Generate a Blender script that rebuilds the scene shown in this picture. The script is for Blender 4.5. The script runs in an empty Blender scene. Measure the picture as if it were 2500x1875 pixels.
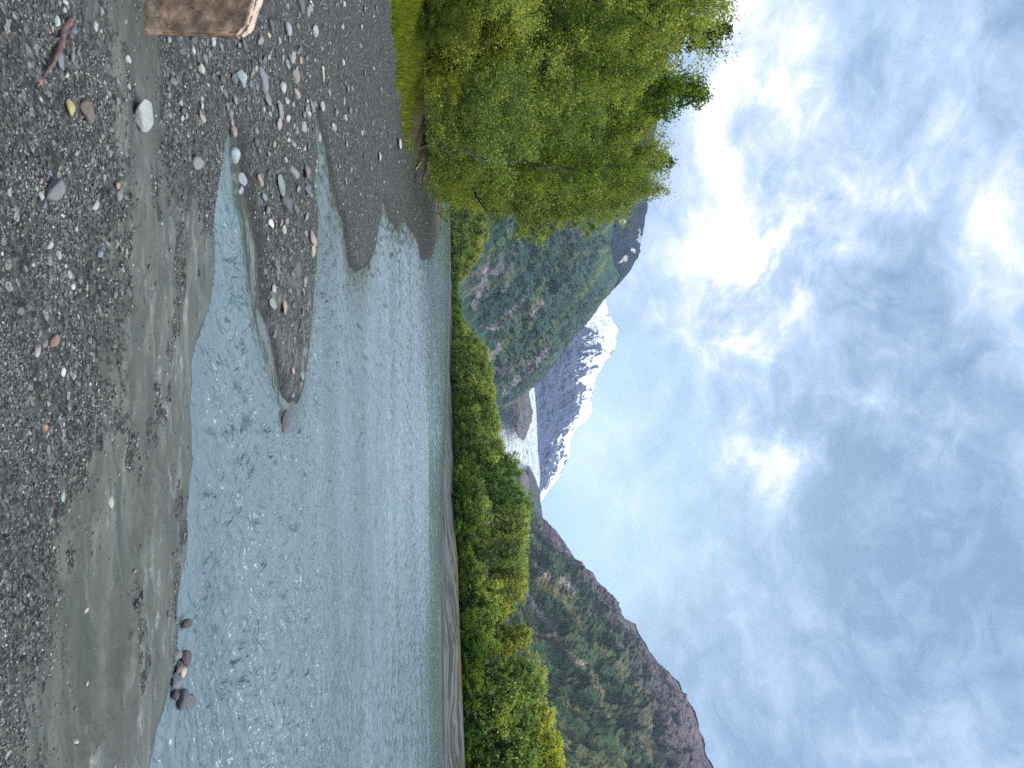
import bpy, math, random
import numpy as np
R = math.radians
rng = np.random.default_rng(7)
random.seed(7)
sc = bpy.context.scene
COL = sc.collection

# ------------------------------------------------------------------ camera
# The photograph stands on its side: world up points to the picture's right, world left to its top.
F = 1853.0                      # focal length in pixels of the 2500 px wide photograph
EYE = np.array([0.0, 0.0, 1.75])
PITCH, ROLL = R(4.22), 0.012
fwd = np.array([0, math.cos(PITCH), math.sin(PITCH)])
upv = np.array([0, -math.sin(PITCH), math.cos(PITCH)])
lef = np.array([-1.0, 0, 0])
CX = upv*math.cos(ROLL) - lef*math.sin(ROLL)
CY = lef*math.cos(ROLL) + upv*math.sin(ROLL)
cam_d = bpy.data.cameras.new('camera')
cam = bpy.data.objects.new('camera', cam_d)
COL.objects.link(cam)
from mathutils import Matrix, Vector
m = Matrix.Identity(4)
for i in range(3):
    m[i][0] = CX[i]; m[i][1] = CY[i]; m[i][2] = -fwd[i]; m[i][3] = EYE[i]
cam.matrix_world = m
cam_d.sensor_fit = 'HORIZONTAL'; cam_d.sensor_width = 36
cam_d.lens = F/2500*36
cam_d.clip_start = 0.05; cam_d.clip_end = 60000
sc.camera = cam
sc.render.resolution_x = 1024; sc.render.resolution_y = 768
sc.view_settings.view_transform = 'Standard'
sc.view_settings.look = 'None'
sc.view_settings.exposure = 0.25
sc.view_settings.gamma = 1.0
sc.cycles.max_bounces = 6
sc.cycles.diffuse_bounces = 3
sc.cycles.glossy_bounces = 3
sc.cycles.transmission_bounces = 4
sc.cycles.transparent_max_bounces = 4
sc.cycles.volume_bounces = 0
sc.cycles.use_denoising = False

# ------------------------------------------------------------------ node helper
class NT:
    def __init__(s, tree):
        s.t = tree; s.n = tree.nodes; s.l = tree.links; s.n.clear()
    def node(s, kind, **kw):
        nd = s.n.new(kind)
        for k, v in kw.items(): setattr(nd, k, v)
        return nd
    def put(s, sock, v):
        if isinstance(v, bpy.types.NodeSocket): s.l.new(v, sock)
        elif isinstance(v, (tuple, list)) and sock.type == 'RGBA' and len(v) == 3: sock.default_value = (*v, 1)
        else: sock.default_value = v
    def math(s, op, a, b=0.0, c=0.0, clamp=False):
        nd = s.node('ShaderNodeMath', operation=op, use_clamp=clamp)
        for i, v in enumerate((a, b, c)):
            s.put(nd.inputs[i], v)
        return nd.outputs[0]
    def vm(s, op, a, b=(0, 0, 0), sc_=None):
        nd = s.node('ShaderNodeVectorMath', operation=op)
        s.put(nd.inputs[0], a)
        if op != 'SCALE': s.put(nd.inputs[1], b)
        else: s.put(nd.inputs[3], sc_)
        return nd.outputs['Value'] if op in ('DOT_PRODUCT', 'LENGTH') else nd.outputs[0]
    def noise(s, vec, scale, detail=4, rough=.55, dist=0.0, out='Fac'):
        nd = s.node('ShaderNodeTexNoise')
        s.put(nd.inputs['Vector'], vec); nd.inputs['Scale'].default_value = scale
        nd.inputs['Detail'].default_value = detail; nd.inputs['Roughness'].default_value = rough
        nd.inputs['Distortion'].default_value = dist
        return nd.outputs[out]
    def vor(s, vec, scale, feature='F1', out='Distance', rnd=1.0):
        nd = s.node('ShaderNodeTexVoronoi', feature=feature)
        s.put(nd.inputs['Vector'], vec); nd.inputs['Scale'].default_value = scale
        nd.inputs['Randomness'].default_value = rnd
        return nd.outputs[out]
    def ramp(s, fac, stops, interp='LINEAR'):
        nd = s.node('ShaderNodeValToRGB'); cr = nd.color_ramp; cr.interpolation = interp
        while len(cr.elements) < len(stops): cr.elements.new(0.5)
        for e, (p, c) in zip(cr.elements, stops):
            e.position = p
            e.color = (c, c, c, 1) if isinstance(c, (int, float)) else (*c, 1)
        s.put(nd.inputs[0], fac)
        return nd.outputs[0]
    def mix(s, fac, a, b, mode='MIX'):
        nd = s.node('ShaderNodeMix', data_type='RGBA', blend_type=mode)
        s.put(nd.inputs[0], fac); s.put(nd.inputs[6], a); s.put(nd.inputs[7], b)
        return nd.outputs[2]
    def rng(s, v, a, b, c=0.0, d=1.0, smooth=True):
        nd = s.node('ShaderNodeMapRange', interpolation_type='SMOOTHSTEP' if smooth else 'LINEAR')
        s.put(nd.inputs['Value'], v)
        for k, x in (('From Min', a), ('From Max', b), ('To Min', c), ('To Max', d)): nd.inputs[k].default_value = x
        return nd.outputs[0]
    def attr(s, name, out='Fac'):
        nd = s.node('ShaderNodeAttribute'); nd.attribute_name = name
        return nd.outputs[out]
    def mapping(s, vec, scale=(1, 1, 1), rot=(0, 0, 0), loc=(0, 0, 0)):
        nd = s.node('ShaderNodeMapping'); s.put(nd.inputs[0], vec)
        nd.inputs['Scale'].default_value = scale; nd.inputs['Rotation'].default_value = rot
        nd.inputs['Location'].default_value = loc
        return nd.outputs[0]
    def bump(s, h, strength=1.0, dist=1.0, normal=None):
        nd = s.node('ShaderNodeBump'); s.put(nd.inputs['Height'], h)
        s.put(nd.inputs['Strength'], strength); s.put(nd.inputs['Distance'], dist)
        if normal is not None: s.put(nd.inputs['Normal'], normal)
        return nd.outputs[0]

def material(name):
    mt = bpy.data.materials.new(name); mt.use_nodes = True
    return mt, NT(mt.node_tree)

def finish(nt, base, rough=.8, normal=None, spec=None, **kw):
    b = nt.node('ShaderNodeBsdfPrincipled')
    nt.put(b.inputs['Base Color'], base); nt.put(b.inputs['Roughness'], rough)
    if normal is not None: nt.put(b.inputs['Normal'], normal)
    if spec is not None: nt.put(b.inputs['Specular IOR Level'], spec)
    for k, v in kw.items(): nt.put(b.inputs[k.replace('_', ' ')], v)
    o = nt.node('ShaderNodeOutputMaterial'); nt.l.new(b.outputs[0], o.inputs[0])
    return b

# ------------------------------------------------------------------ picture geometry
def ray(X, Y):
    X = np.asarray(X, float); Y = np.asarray(Y, float)
    r = (X-1250)/F; u = (937.5-Y)/F
    d = fwd + r[..., None]*CX + u[..., None]*CY
    return d/d[..., 1:2]
def at(X, Y, D):
    return EYE + ray(X, Y)*np.asarray(D, float)[..., None]
def onz(X, Y, z=0.0):
    d = ray(X, Y)
    return (EYE + d*((z-EYE[2])/d[..., 2])[..., None])[..., :2]
def to_px(p):
    q = np.asarray(p, float)-EYE
    w = q@fwd
    return 1250+F*(q@CX)/w, 937.5-F*(q@CY)/w

# ------------------------------------------------------------------ world: overcast sky with breaks
SUN_AZ, SUN_EL = R(118), R(52)          # azimuth from +Y towards +X
world = bpy.data.worlds.new("World"); sc.world = world; world.use_nodes = True
w = NT(world.node_tree)
tc = w.node('ShaderNodeTexCoord').outputs['Generated']
sky = w.node('ShaderNodeTexSky', sky_type='NISHITA', sun_disc=False, sun_elevation=SUN_EL, sun_rotation=SUN_AZ)
sky.air_density = 1.0; sky.dust_density = 1.5
sep = w.node('ShaderNodeSeparateXYZ'); w.l.new(tc, sep.inputs[0])
zz = sep.outputs['Z']
zc = w.math('ADD', w.math('MAXIMUM', zz, 0.0), 0.22)
comb = w.node('ShaderNodeCombineXYZ')
w.put(comb.inputs[0], w.math('DIVIDE', sep.outputs['X'], zc)); w.put(comb.inputs[1], w.math('DIVIDE', sep.outputs['Y'], zc))
w.put(comb.inputs[2], 3.7)
cv = w.mapping(tc, (1.0, 1.0, 1.45), (0, R(9), 0), (3.1, 1.3, .7))
n1 = w.noise(cv, 2.1, 8, .55, .5)
n2 = w.noise(cv, 5.6, 9, .60, .7)
n3 = w.noise(w.vm('ADD', cv, (5.3, 2.1, 9)), 1.4, 4, .5)
dens = w.math('ADD', w.math('MULTIPLY', n1, .6), w.math('MULTIPLY', n2, .4))
wv = w.vm('SCALE', w.vm('SUBTRACT', w.noise(cv, 4.2, 6, .62, out='Color'), (.5, .5, .5)), sc_=.27)
wv2 = w.vm('SCALE', w.vm('SUBTRACT', w.noise(cv, 20, 5, .62, out='Color'), (.5, .5, .5)), sc_=.05)
tcw = w.vm('NORMALIZE', w.vm('ADD', w.vm('ADD', tc, wv), wv2))
def blob(X, Y, rad, amp):
    d = ray(X, Y); d = d/np.linalg.norm(d)
    dt = w.vm('DOT_PRODUCT', tcw, tuple(float(v) for v in d))
    # 1-cos ~ r^2/2
    x = w.math('DIVIDE', w.math('SUBTRACT', 1.0, dt), (rad/F)**2/2)
    return w.math('MULTIPLY', w.math('POWER', 2.718, w.math('MULTIPLY', x, -1.0)), amp)
def addall(L):
    o = L[0]
    for q in L[1:]: o = w.math('ADD', o, q)
    return o
glow = addall([blob(*b) for b in [(1890, 600, 75, 1.0), (1925, 720, 80, .6), (1850, 240, 60, .8), (1860, 560, 330, .42), (1850, 1100, 200, .25), (1790, 340, 60, .35),
                                  (1835, 1150, 75, .95), (1870, 900, 60, .6), (1850, 950, 45, .5), (2120, 985, 50, .75), (2410, 560, 80, .45),
                                  (1880, 620, 190, .35), (1830, 60, 60, .5), (1800, 520, 80, .4), (2180, 470, 60, .3), (1905, 1110, 40, .5)]])
shade = addall([blob(*b) for b in [(2040, 640, 150, 1.1), (2040, 460, 120, .9), (1700, 660, 70, .5), (2380, 60, 220, 1.0), (1960, 1830, 120, .6),
                                   (2350, 1650, 260, .7), (1620, 950, 130, .55), (2200, 120, 110, .35), (2300, 700, 110, .3), (1600, 780, 90, .4),
                                   (1750, 1350, 200, .3), (2050, 1250, 150, .25), (1640, 400, 90, .2), (2350, 1350, 150, .3)]])
lowglow = addall([blob(1370, 1120, 260, 1.0), blob(1500, 900, 120, .3), blob(1480, 1400, 160, .4), blob(1750, 1250, 250, .15)])
bright = w.math('MULTIPLY', glow, w.rng(n2, .34, .58, .22, 1.0))
n4 = w.noise(cv, 17, 7, .62, .8)
v = w.math('ADD', w.math('MULTIPLY', dens, 2.5), -.77)
v = w.math('ADD', v, w.math('MULTIPLY', w.math('SUBTRACT', n4, .5), .75))
v = w.math('SUBTRACT', v, w.math('MULTIPLY', shade, w.rng(n1, .3, .62, .30, .12)))
v = w.math('ADD', v, w.math('MULTIPLY', bright, .38))
cloud = w.ramp(v, [(0.10, (.170, .275, .42)), (.30, (.27, .39, .56)), (.50, (.41, .53, .73)), (.66, (.58, .68, .88)), (.80, (.84, .88, .96)), (.95, (1.1, 1.08, 1.05))])
cloud = w.mix(w.math('MULTIPLY', lowglow, .85, clamp=True), cloud, (.66, .86, .92))
# the low sky right of the snowy peak has a clear blue-cyan cast
cyan = w.math('MULTIPLY', w.rng(n3, .45, .62), w.rng(zz, .62, .15), clamp=True)
cloud = w.mix(w.math('MULTIPLY', cyan, .55), cloud, (.34, .60, .78))
# even cloud deck overhead, brightened out of view to light the land
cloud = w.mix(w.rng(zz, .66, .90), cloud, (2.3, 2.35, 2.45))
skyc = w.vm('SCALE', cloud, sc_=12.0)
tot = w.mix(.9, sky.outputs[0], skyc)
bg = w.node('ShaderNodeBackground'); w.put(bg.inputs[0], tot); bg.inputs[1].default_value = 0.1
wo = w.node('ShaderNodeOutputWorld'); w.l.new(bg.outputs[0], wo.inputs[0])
world.cycles.sampling_method = 'MANUAL'; world.cycles.sample_map_resolution = 512

sun_d = bpy.data.lights.new('sun', 'SUN'); sun = bpy.data.objects.new('sun', sun_d); COL.objects.link(sun)
sun_d.energy = 3.6; sun_d.angle = R(32); sun_d.color = (1, .95, .86)
sd = Vector((math.sin(SUN_AZ)*math.cos(SUN_EL), math.cos(SUN_AZ)*math.cos(SUN_EL), math.sin(SUN_EL)))
sun.rotation_euler = sd.to_track_quat('Z', 'Y').to_euler()

# ------------------------------------------------------------------ numpy noise
def _h(ix, iy, seed):
    n = (ix.astype(np.int64)*374761393 + iy.astype(np.int64)*668265263 + seed*974634777) & 0x7fffffff
    n = ((n ^ (n >> 13))*1274126177) & 0x7fffffff
    n = n ^ (n >> 16)
    return (n & 0xffff)/65536.0*2*math.pi
def pn(x, y, seed=0):
    x = np.asarray(x, float); y = np.asarray(y, float)
    ix = np.floor(x); iy = np.floor(y); fx = x-ix; fy = y-iy
    u = fx*fx*fx*(fx*(fx*6-15)+10); v = fy*fy*fy*(fy*(fy*6-15)+10)
    def g(dx, dy):
        a = _h(ix+dx, iy+dy, seed)
        return np.cos(a)*(fx-dx)+np.sin(a)*(fy-dy)
    a = g(0, 0)*(1-u)+g(1, 0)*u; b = g(0, 1)*(1-u)+g(1, 1)*u
    return (a*(1-v)+b*v)*1.4
def fbm(x, y, oct=5, seed=0, gain=.5, lac=2.03):
    s = 0; a = 1.0
    for i in range(oct):
        s = s+a*pn(x, y, seed+i*17); x = x*lac+3.1; y = y*lac+1.7; a *= gain
    return s
def ridged(x, y, oct=5, seed=0, gain=.5):
    s = 0; a = 1.0
    for i in range(oct):
        s = s+a*(1-2*np.abs(pn(x, y, seed+i*13))); x = x*2.07+3.1; y = y*2.07+1.7; a *= gain
    return s
def sst(a, b, x):
    t = np.clip((x-a)/(b-a), 0, 1); return t*t*(3-2*t)

# ------------------------------------------------------------------ mesh helpers
def np_mesh(name, V, Fc, smooth=True, attrs=None, colattr=None, mats=None, midx=None):
    me = bpy.data.meshes.new(name)
    V = np.ascontiguousarray(V, np.float32); Fc = np.ascontiguousarray(Fc, np.int32)
    k = Fc.shape[1]
    me.vertices.add(len(V)); me.vertices.foreach_set('co', V.ravel())
    me.loops.add(Fc.size); me.loops.foreach_set('vertex_index', Fc.ravel())
    me.polygons.add(len(Fc)); me.polygons.foreach_set('loop_start', np.arange(0, Fc.size, k, dtype=np.int32))
    me.polygons.foreach_set('loop_total', np.full(len(Fc), k, np.int32))
    me.polygons.foreach_set('use_smooth', np.full(len(Fc), smooth, bool))
    for mt in (mats or []): me.materials.append(mt)
    if midx is not None: me.polygons.foreach_set('material_index', np.ascontiguousarray(midx, np.int32))
    me.update(calc_edges=True)
    for k_, a in (attrs or {}).items():
        at_ = me.attributes.new(k_, 'FLOAT', 'POINT'); at_.data.foreach_set('value', np.ascontiguousarray(a, np.float32))
    if colattr is not None:
        c4 = np.ones((len(V), 4), np.float32); c4[:, :3] = colattr
        at_ = me.attributes.new('tint', 'FLOAT_COLOR', 'POINT'); at_.data.foreach_set('color', c4.ravel())
    return me
def link(name, me, parent=None, loc=None):
    o = bpy.data.objects.new(name, me); COL.objects.link(o)
    if parent is not None: o.parent = parent
    if loc is not None: o.location = loc
    return o
def tag(o, label=None, cat=None, group=None, kind=None):
    for k, v_ in (('label', label), ('category', cat), ('group', group), ('kind', kind)):
        if v_: o[k] = v_
    return o
def grid_faces(nr, nc):
    i = np.arange(nr-1)[:, None]*nc+np.arange(nc-1)[None, :]
    return np.stack([i, i+1, i+nc+1, i+nc], -1).reshape(-1, 4)

# ------------------------------------------------------------------ shorelines (traced, laid on the water plane)
NEAR_PX = [(60, 3600), (170, 2900), (300, 2150), (340, 1960), (362, 1875), (376, 1796), (393, 1746), (405, 1690), (415, 1650), (425, 1600), (428, 1517), (429, 1473),
 (435, 1428), (450, 1373), (457, 1299), (452, 1240), (456, 1199), (465, 1125), (461, 1050), (459, 984), (464, 936), (462, 898), (468, 867), (481, 829), (497, 794),
 (510, 747), (516, 667), (519, 604), (517, 560), (519, 525), (525, 490), (538, 411), (544, 364), (557, 318), (576, 332), (582, 396), (590, 430), (597, 480), (612, 540),
 (628, 613), (630, 685), (634, 757), (655, 812), (670, 884), (684, 956), (700, 978), (724, 988), (735, 956), (746, 884), (753, 812), (758, 739), (766, 667),
 (767, 613), (771, 558), (766, 486), (760, 449), (770, 411), (763, 348), (762, 285), (769, 278), (785, 332), (794, 380), (804, 443), (822, 506), (836, 540),
 (842, 595), (851, 652), (866, 664), (882, 660), (901, 638), (905, 595), (916, 540), (919, 486), (930, 480), (941, 504), (950, 540), (966, 555), (985, 533),
 (1006, 569), (1021, 595), (1024, 627), (1046, 632), (1062, 595), (1070, 570), (1078, 545), (1085, 520)]
a = np.array(NEAR_PX, float)
near_poly = np.vstack([onz(a[:, 0], a[:, 1]), [(-62, 240), (-150, 400), (-420, 640), (-3000, 800), (-3000, -40), (30, -40)]])
FAR_PX = [(1099.5, 511), (1098, 650), (1094, 800), (1091, 900), (1088, 1050), (1084, 1150), (1082, 1250), (1081, 1330), (1077, 1400), (1075, 1546), (1075, 1648),
 (1079, 1729), (1084, 1875), (1087, 2200), (1089, 2700)]
a = np.array(FAR_PX, float)
far_poly = np.vstack([[(-350, 690), (-160, 470)], onz(a[:, 0], a[:, 1]), [(400, 60), (3000, 80), (3000, 20000), (-9000, 20000), (-9000, 1500)]])
def sdist(px, py, poly):
    shp = px.shape; px = px.ravel(); py = py.ravel()
    best = np.full(px.shape, 1e18); ins = np.zeros(px.shape, bool)
    n = len(poly)
    for i in range(n):
        x1, y1 = poly[i]; x2, y2 = poly[(i+1) % n]
        dx, dy = x2-x1, y2-y1
        t = np.clip(((px-x1)*dx+(py-y1)*dy)/(dx*dx+dy*dy+1e-12), 0, 1)
        d = (px-x1-t*dx)**2+(py-y1-t*dy)**2
        np.minimum(best, d, out=best)
        c = (y1 > py) != (y2 > py)
        if dy != 0: ins ^= c & (px < dx*(py-y1)/dy+x1)
    return (np.sqrt(best)*np.where(ins, 1, -1)).reshape(shp)
BANK = np.array([(-40, -6), (-16, 6), (-9.6, 17.5), (-8.6, 20), (-8.2, 25), (-9.4, 34), (-13, 55), (-24, 100), (-62, 215), (-160, 400), (-420, 640), (-3000, 800), (-3000, -60)])

def far_bank_h(x, y):
    tx = x/np.maximum(y, 1)
    return np.interp(tx, [-.3, 0, .3, .55], [1.1, 1.35, 1.8, 2.5])
ZONES = {}
def ground_h(x, y, full=False):
    x = np.asarray(x, float); y = np.asarray(y, float)
    dn = sdist(x, y, near_poly); df = sdist(x, y, far_poly); db = sdist(x, y, BANK)
    wob = pn(x*1.7, y*1.7, 3)*.05+pn(x*5, y*5, 4)*.02+pn(x*.35, y*.35, 8)*.10*sst(8, 30, y)
    dnw = dn+wob*np.clip(y/12, .45, 5)
    spit = sst(6.3, 7.2, y)*sst(14, 9.5, y)*sst(0.15, .5, dn)
    hn = .075*(1-np.exp(-np.maximum(dnw, 0)/.12))+.028*np.minimum(np.maximum(dnw, 0), 4)+.012*np.maximum(dnw-4, 0).clip(0, 10)
    hn = hn+.03*spit
    hn = np.where(dnw < 0, .14*dnw, hn).clip(-.8, 3)
    land = sst(0.0, .4, dnw)
    hn = hn+land*(fbm(x*.9, y*1.6, 4, 11)*.022+pn(x*.25, y*.3, 21)*.05*sst(.5, 3, dn))
    # soft mud ripples running across the view on the foreground beach
    mudz = np.exp(-((dn-.8)/.7)**2)*sst(7.5, 6.0, y)*land
    hn = hn+mudz*(ridged(x*1.7+pn(x*2, y*2, 5)*.5, y*5.0+pn(x*3, y*3, 6)*.3, 4, 31, .6)*.018)
    hn = hn+land*fbm(x*9, y*9, 3, 41)*.004
    hn = hn+sst(-.4, 2.2, db)*np.interp(y, [0, 20, 60, 200], [.75, .75, .7, .9])
    # eroded gravel ridges of the left bank
    lb = sst(11, 14, y)*sst(2.2, -.6, db)*land
    hn = hn+lb*(ridged(x*.35+y*.05, y*.22, 3, 61)*.06+.05)
    wobf = pn(x*.12, y*.05, 77)*2.2+pn(x*.5, y*.2, 78)*.6
    dfw = df+wobf*sst(0, 3, df+3)
    B = far_bank_h(x, y)
    hf = .05*(1-np.exp(-np.maximum(dfw, 0)/.5))+B*sst(7, 21, dfw)*.97
    braids = sst(1.5, 4, dfw)*sst(15, 9, dfw)
    hf = hf+braids*(ridged(x*.05, y*.22+pn(x*.08, y*.1, 91)*1.2, 3, 90)*.10-.07)
    hf = np.where(dfw < 0, .1*dfw, hf).clip(-1, 5)
    h = np.maximum(hn, hf)
    if not full: return h
    return h, dn, df, db, land, dfw

# ------------------------------------------------------------------ ground sheet
def rows_w():
    seg = [(.5, 5.2, 60), (5.2, 9.5, 430), (9.5, 22, 420), (22, 150, 330), (150, 1200, 120), (1200, 16000, 50)]
    L = []
    for a_, b_, n in seg: L.append(np.geomspace(a_, b_, n, endpoint=False))
    return np.concatenate(L+[[16000]])
W = rows_w()
T = np.concatenate([np.linspace(-2.6, -.62, 50, endpoint=False), np.linspace(-.62, .62, 820), np.linspace(.62, 2.6, 51)[1:]])
gx = W[:, None]*T[None, :]; gy = np.repeat(W[:, None]-3.0, len(T), 1)
gh, dn, df, db, land, dfw = ground_h(gx, gy, True)
gX, gY = to_px(np.stack([gx, np.maximum(gy, .5), gh], -1))
# gravel cover by place (0 clean mud .. 1 all gravel)
patch = fbm(gx*.8, gy*1.4, 4, 51)*.5
def gravel_zone(x, y, dn, db, patch):
    near = sst(4.25, 3.2, y+patch*.6+np.maximum(x, 0)*.55)             # pebbly strip nearest the camera, thinning to the right
    leftp = sst(-.80, -1.35, x+patch*.5)*sst(4.1, 4.6, y+patch*.5)*.75
    mid = sst(5.5, 6.0, y+patch*.3)*sst(1.2, .1, x+patch*.8+ (y-8)*.12)*np.where(y < 9.5, .55, 1)
    bank = sst(9, 10.5, y)
    spots = sst(.16, .42, fbm(x*1.5, y*3.1, 3, 58))*sst(3.6, 4.0, y)*sst(9, 5, y)*.6
    return np.clip(np.maximum.reduce([near, leftp, mid, bank, spots]), 0, 1)
gz = gravel_zone(gx, gy, dn, db, patch)
gh = gh + gz*land*sst(30, 8, gy)*(pn(gx*28, gy*28, 71)*.004+pn(gx*60, gy*60, 72)*.0025)
veg = sst(-.8, .5, db+pn(gx*.6, gy*.6, 81)*.9)*sst(60, 45, gy)
veg = np.maximum(veg, sst(16, 21, dfw+pn(gx*.1, gy*.1, 82)*5))
V = np.stack([gx, gy, gh], -1).reshape(-1, 3)
mud_wet = sst(.0, .05, dn)*sst(2.0, .5, dn+pn(gx*1.1, gy*2.2, 55)*.7)

mt, n = material('ground_gravel_and_mud')
pos = n.node('ShaderNodeNewGeometry').outputs['Position']
gzA = n.attr('gravel'); wetA = n.attr('wet'); vegA = n.attr('veg'); dimA = n.attr('soil')
vc = n.vor(pos, 38, out='Color'); vd = n.vor(pos, 38)
vc2 = n.vor(pos, 90, out='Color'); vd2 = n.vor(pos, 90)
def grey(c): 
    s_ = n.node('ShaderNodeSeparateColor'); n.put(s_.inputs[0], c); return s_.outputs[0], s_.outputs[1]
g1, h1 = grey(vc); g2, h2 = grey(vc2)
peb = n.ramp(g1, [(0, (.018, .022, .022)), (.40, (.040, .047, .045)), (.66, (.08, .088, .084)), (.82, (.13, .115, .10)), (.9, (.09, .12, .135)), (1, (.36, .36, .34))])
peb2 = n.ramp(g2, [(0, (.015, .018, .018)), (.5, (.048, .053, .050)), (.8, (.15, .15, .14)), (.93, (.10, .13, .15)), (1, (.4, .38, .35))])
edge = n.rng(vd, .10, .55, 1, .35)
peb = n.vm('SCALE', n.mix(n.rng(n.noise(pos, 5, 3), .4, .6), peb2, peb), sc_=.60)
mudn = n.noise(n.mapping(pos, (1.2, 5, 1)), 1.3, 6, .6, .6)
mud = n.ramp(mudn, [(.25, (.030, .037, .033)), (.5, (.060, .068, .060)), (.75, (.125, .135, .118))])
mudg = n.noise(pos, 90, 3, .7)
mud = n.mix(n.rng(mudg, .35, .65, 0, .35), mud, (.05, .06, .058))
sp0 = n.node('ShaderNodeSeparateXYZ'); n.l.new(pos, sp0.inputs[0]); fardim0 = sp0.outputs['Y']
brk = n.rng(n.math('ADD', gzA, n.math('MULTIPLY', n.math('SUBTRACT', n.noise(pos, 7, 6, .72), .5), 2.6)), .38, .62)
base = n.mix(brk, mud, peb)
big = n.noise(pos, .6, 4)
base = n.mix(n.rng(big, .3, .7, 0, .3), base, (.055, .058, .062))
fs = n.noise(n.mapping(pos, (.035, .42, 1), (0, 0, R(6))), 1.0, 6, .65, .8)
fm = n.math('MULTIPLY', n.rng(fardim0, 60, 75), n.rng(fs, .46, .56))
base = n.mix(n.math('MULTIPLY', n.rng(fardim0, 55, 70), n.rng(fs, .52, .40)), base, (.045, .048, .05))
base = n.mix(n.math('MULTIPLY', fm, .9), base, (.105, .118, .115))
soil = n.ramp(n.noise(pos, 1.4, 6, .65), [(.3, (.035, .028, .022)), (.6, (.075, .062, .050)), (.8, (.11, .105, .10))])
grass = n.ramp(n.noise(pos, 3.5, 5, .65), [(.3, (.035, .045, .015)), (.55, (.075, .11, .02)), (.8, (.14, .16, .035))])
base = n.mix(n.rng(n.math('ADD', dimA, n.math('MULTIPLY', n.math('SUBTRACT', n.noise(pos, 2.2, 4), .5), .8)), .4, .6), base, soil)
grass = n.mix(n.rng(fardim0, 45, 60), grass, (.085, .068, .035))
base = n.mix(n.rng(n.math('ADD', vegA, n.math('MULTIPLY', n.math('SUBTRACT', n.noise(pos, 2.9, 4), .5), 1.0)), .4, .6), base, grass)
wetn = n.noise(n.mapping(pos, (1.6, 6, 1)), 1.5, 5, .6, .8)
wetf = n.math('MULTIPLY', wetA, n.rng(wetn, .51, .63), clamp=True)
rough = n.math('SUBTRACT', .75, n.math('MULTIPLY', n.math('ADD', n.math('MULTIPLY', wetA, .10), n.math('MULTIPLY', wetf, .42)), n.math('SUBTRACT', 1.0, brk)))
hgt = n.math('ADD', n.math('MULTIPLY', n.math('MULTIPLY', edge, brk), .016), n.math('MULTIPLY', n.noise(pos, 60, 3, .6), .004))
hgt = n.math('ADD', hgt, n.math('MULTIPLY', n.math('MULTIPLY', n.noise(n.mapping(pos, (1.5, 7, 1)), 3, 4), n.math('SUBTRACT', 1.0, brk)), .010))
hgt = n.math('ADD', hgt, n.math('MULTIPLY', n.noise(pos, 14, 5, .7), .014))
sepg = n.node('ShaderNodeSeparateXYZ'); n.l.new(pos, sepg.inputs[0])
hgt = n.math('ADD', hgt, n.math('MULTIPLY', n.noise(pos, 3.5, 6, .7), n.rng(sepg.outputs['Y'], 12, 40, 0, .14)))
rimw = n.attr('shore')
base = n.mix(n.math('MULTIPLY', rimw, .75), base, (.022, .024, .028))
fardim = n.node('ShaderNodeSeparateXYZ'); n.l.new(pos, fardim.inputs[0])
specv = n.math('ADD', n.rng(fardim.outputs['Y'], 8, 30, .10, .0), n.math('MULTIPLY', n.math('MULTIPLY', n.math('SUBTRACT', 1.0, brk), n.math('ADD', n.math('MULTIPLY', wetA, .12), wetf)), 1.0))
finish(n, base, rough, n.bump(hgt, 1.0, 1.0), spec=specv)
GROUND = mt
# bare brown soil at the eroded foot of the trees
soilA = sst(-.4, .6, db)*sst(6, 3, db)*sst(22.5, 26, gy)*sst(120, 60, gy)
soilA = np.maximum(soilA, 0)
veg2 = np.where(gy < 120, veg*(1-soilA), veg)
me = np_mesh('ground', V, grid_faces(len(W), len(T)), True, {'gravel': gz.ravel(), 'wet': mud_wet.ravel(), 'veg': veg2.ravel(), 'soil': soilA.ravel(), 'shore': (sst(.20, .04, dn)*sst(30, 10, gy)).ravel()}, mats=[GROUND])
tag(link('ground', me), kind='structure')
del V

# ------------------------------------------------------------------ water
mt, n = material('silty_river_water')
geo = n.node('ShaderNodeNewGeometry'); pos = geo.outputs['Position']
warp = n.vm('SCALE', n.vm('SUBTRACT', n.noise(pos, .7, 2, out='Color'), (.5, .5, .5)), sc_=.9)
pw = n.vm('ADD', pos, warp)
sepp = n.node('ShaderNodeSeparateXYZ'); n.l.new(pos, sepp.inputs[0])
far_calm = n.rng(sepp.outputs['Y'], 42, 50, 1, .6)
calm = n.math('MULTIPLY', n.attr('calm'), far_calm)
wB = n.noise(n.mapping(pw, (.62, .78, 1), (0, 0, R(-10))), 14, 2, .55, .2)
wG = n.noise(n.mapping(pos, (5.0, 1.6, 1)), 1.0, 3, .65, .1)
hh = n.math('MULTIPLY', wB, n.rng(sepp.outputs['Y'], 9, 20, .068, .012))
hh = n.math('ADD', hh, n.math('MULTIPLY', wG, n.rng(sepp.outputs['Y'], 14, 45, 0, .05)))
hh = n.math('MULTIPLY', hh, calm)
silt = n.ramp(n.noise(n.mapping(pos, (.10, .5, 1)), .8, 4), [(.35, (.070, .106, .124)), (.65, (.108, .154, .178))])
edgec = n.attr('shallow')
silt = n.mix(edgec, silt, (.045, .055, .040))
finish(n, silt, .10, n.bump(hh, 1.0, 1.0), spec=.5, IOR=1.33)
wt = np.concatenate([np.linspace(-2.6, -.60, 30, endpoint=False), np.linspace(-.60, .60, 960), np.linspace(.60, 2.6, 31)[1:]])
ww = np.concatenate([np.geomspace(6.9, 20, 800, endpoint=False), np.geomspace(20, 130, 800, endpoint=False), np.geomspace(130, 2500, 120)])
wx = ww[:, None]*wt; wy = np.repeat(ww[:, None]-3, len(wt), 1)
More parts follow.
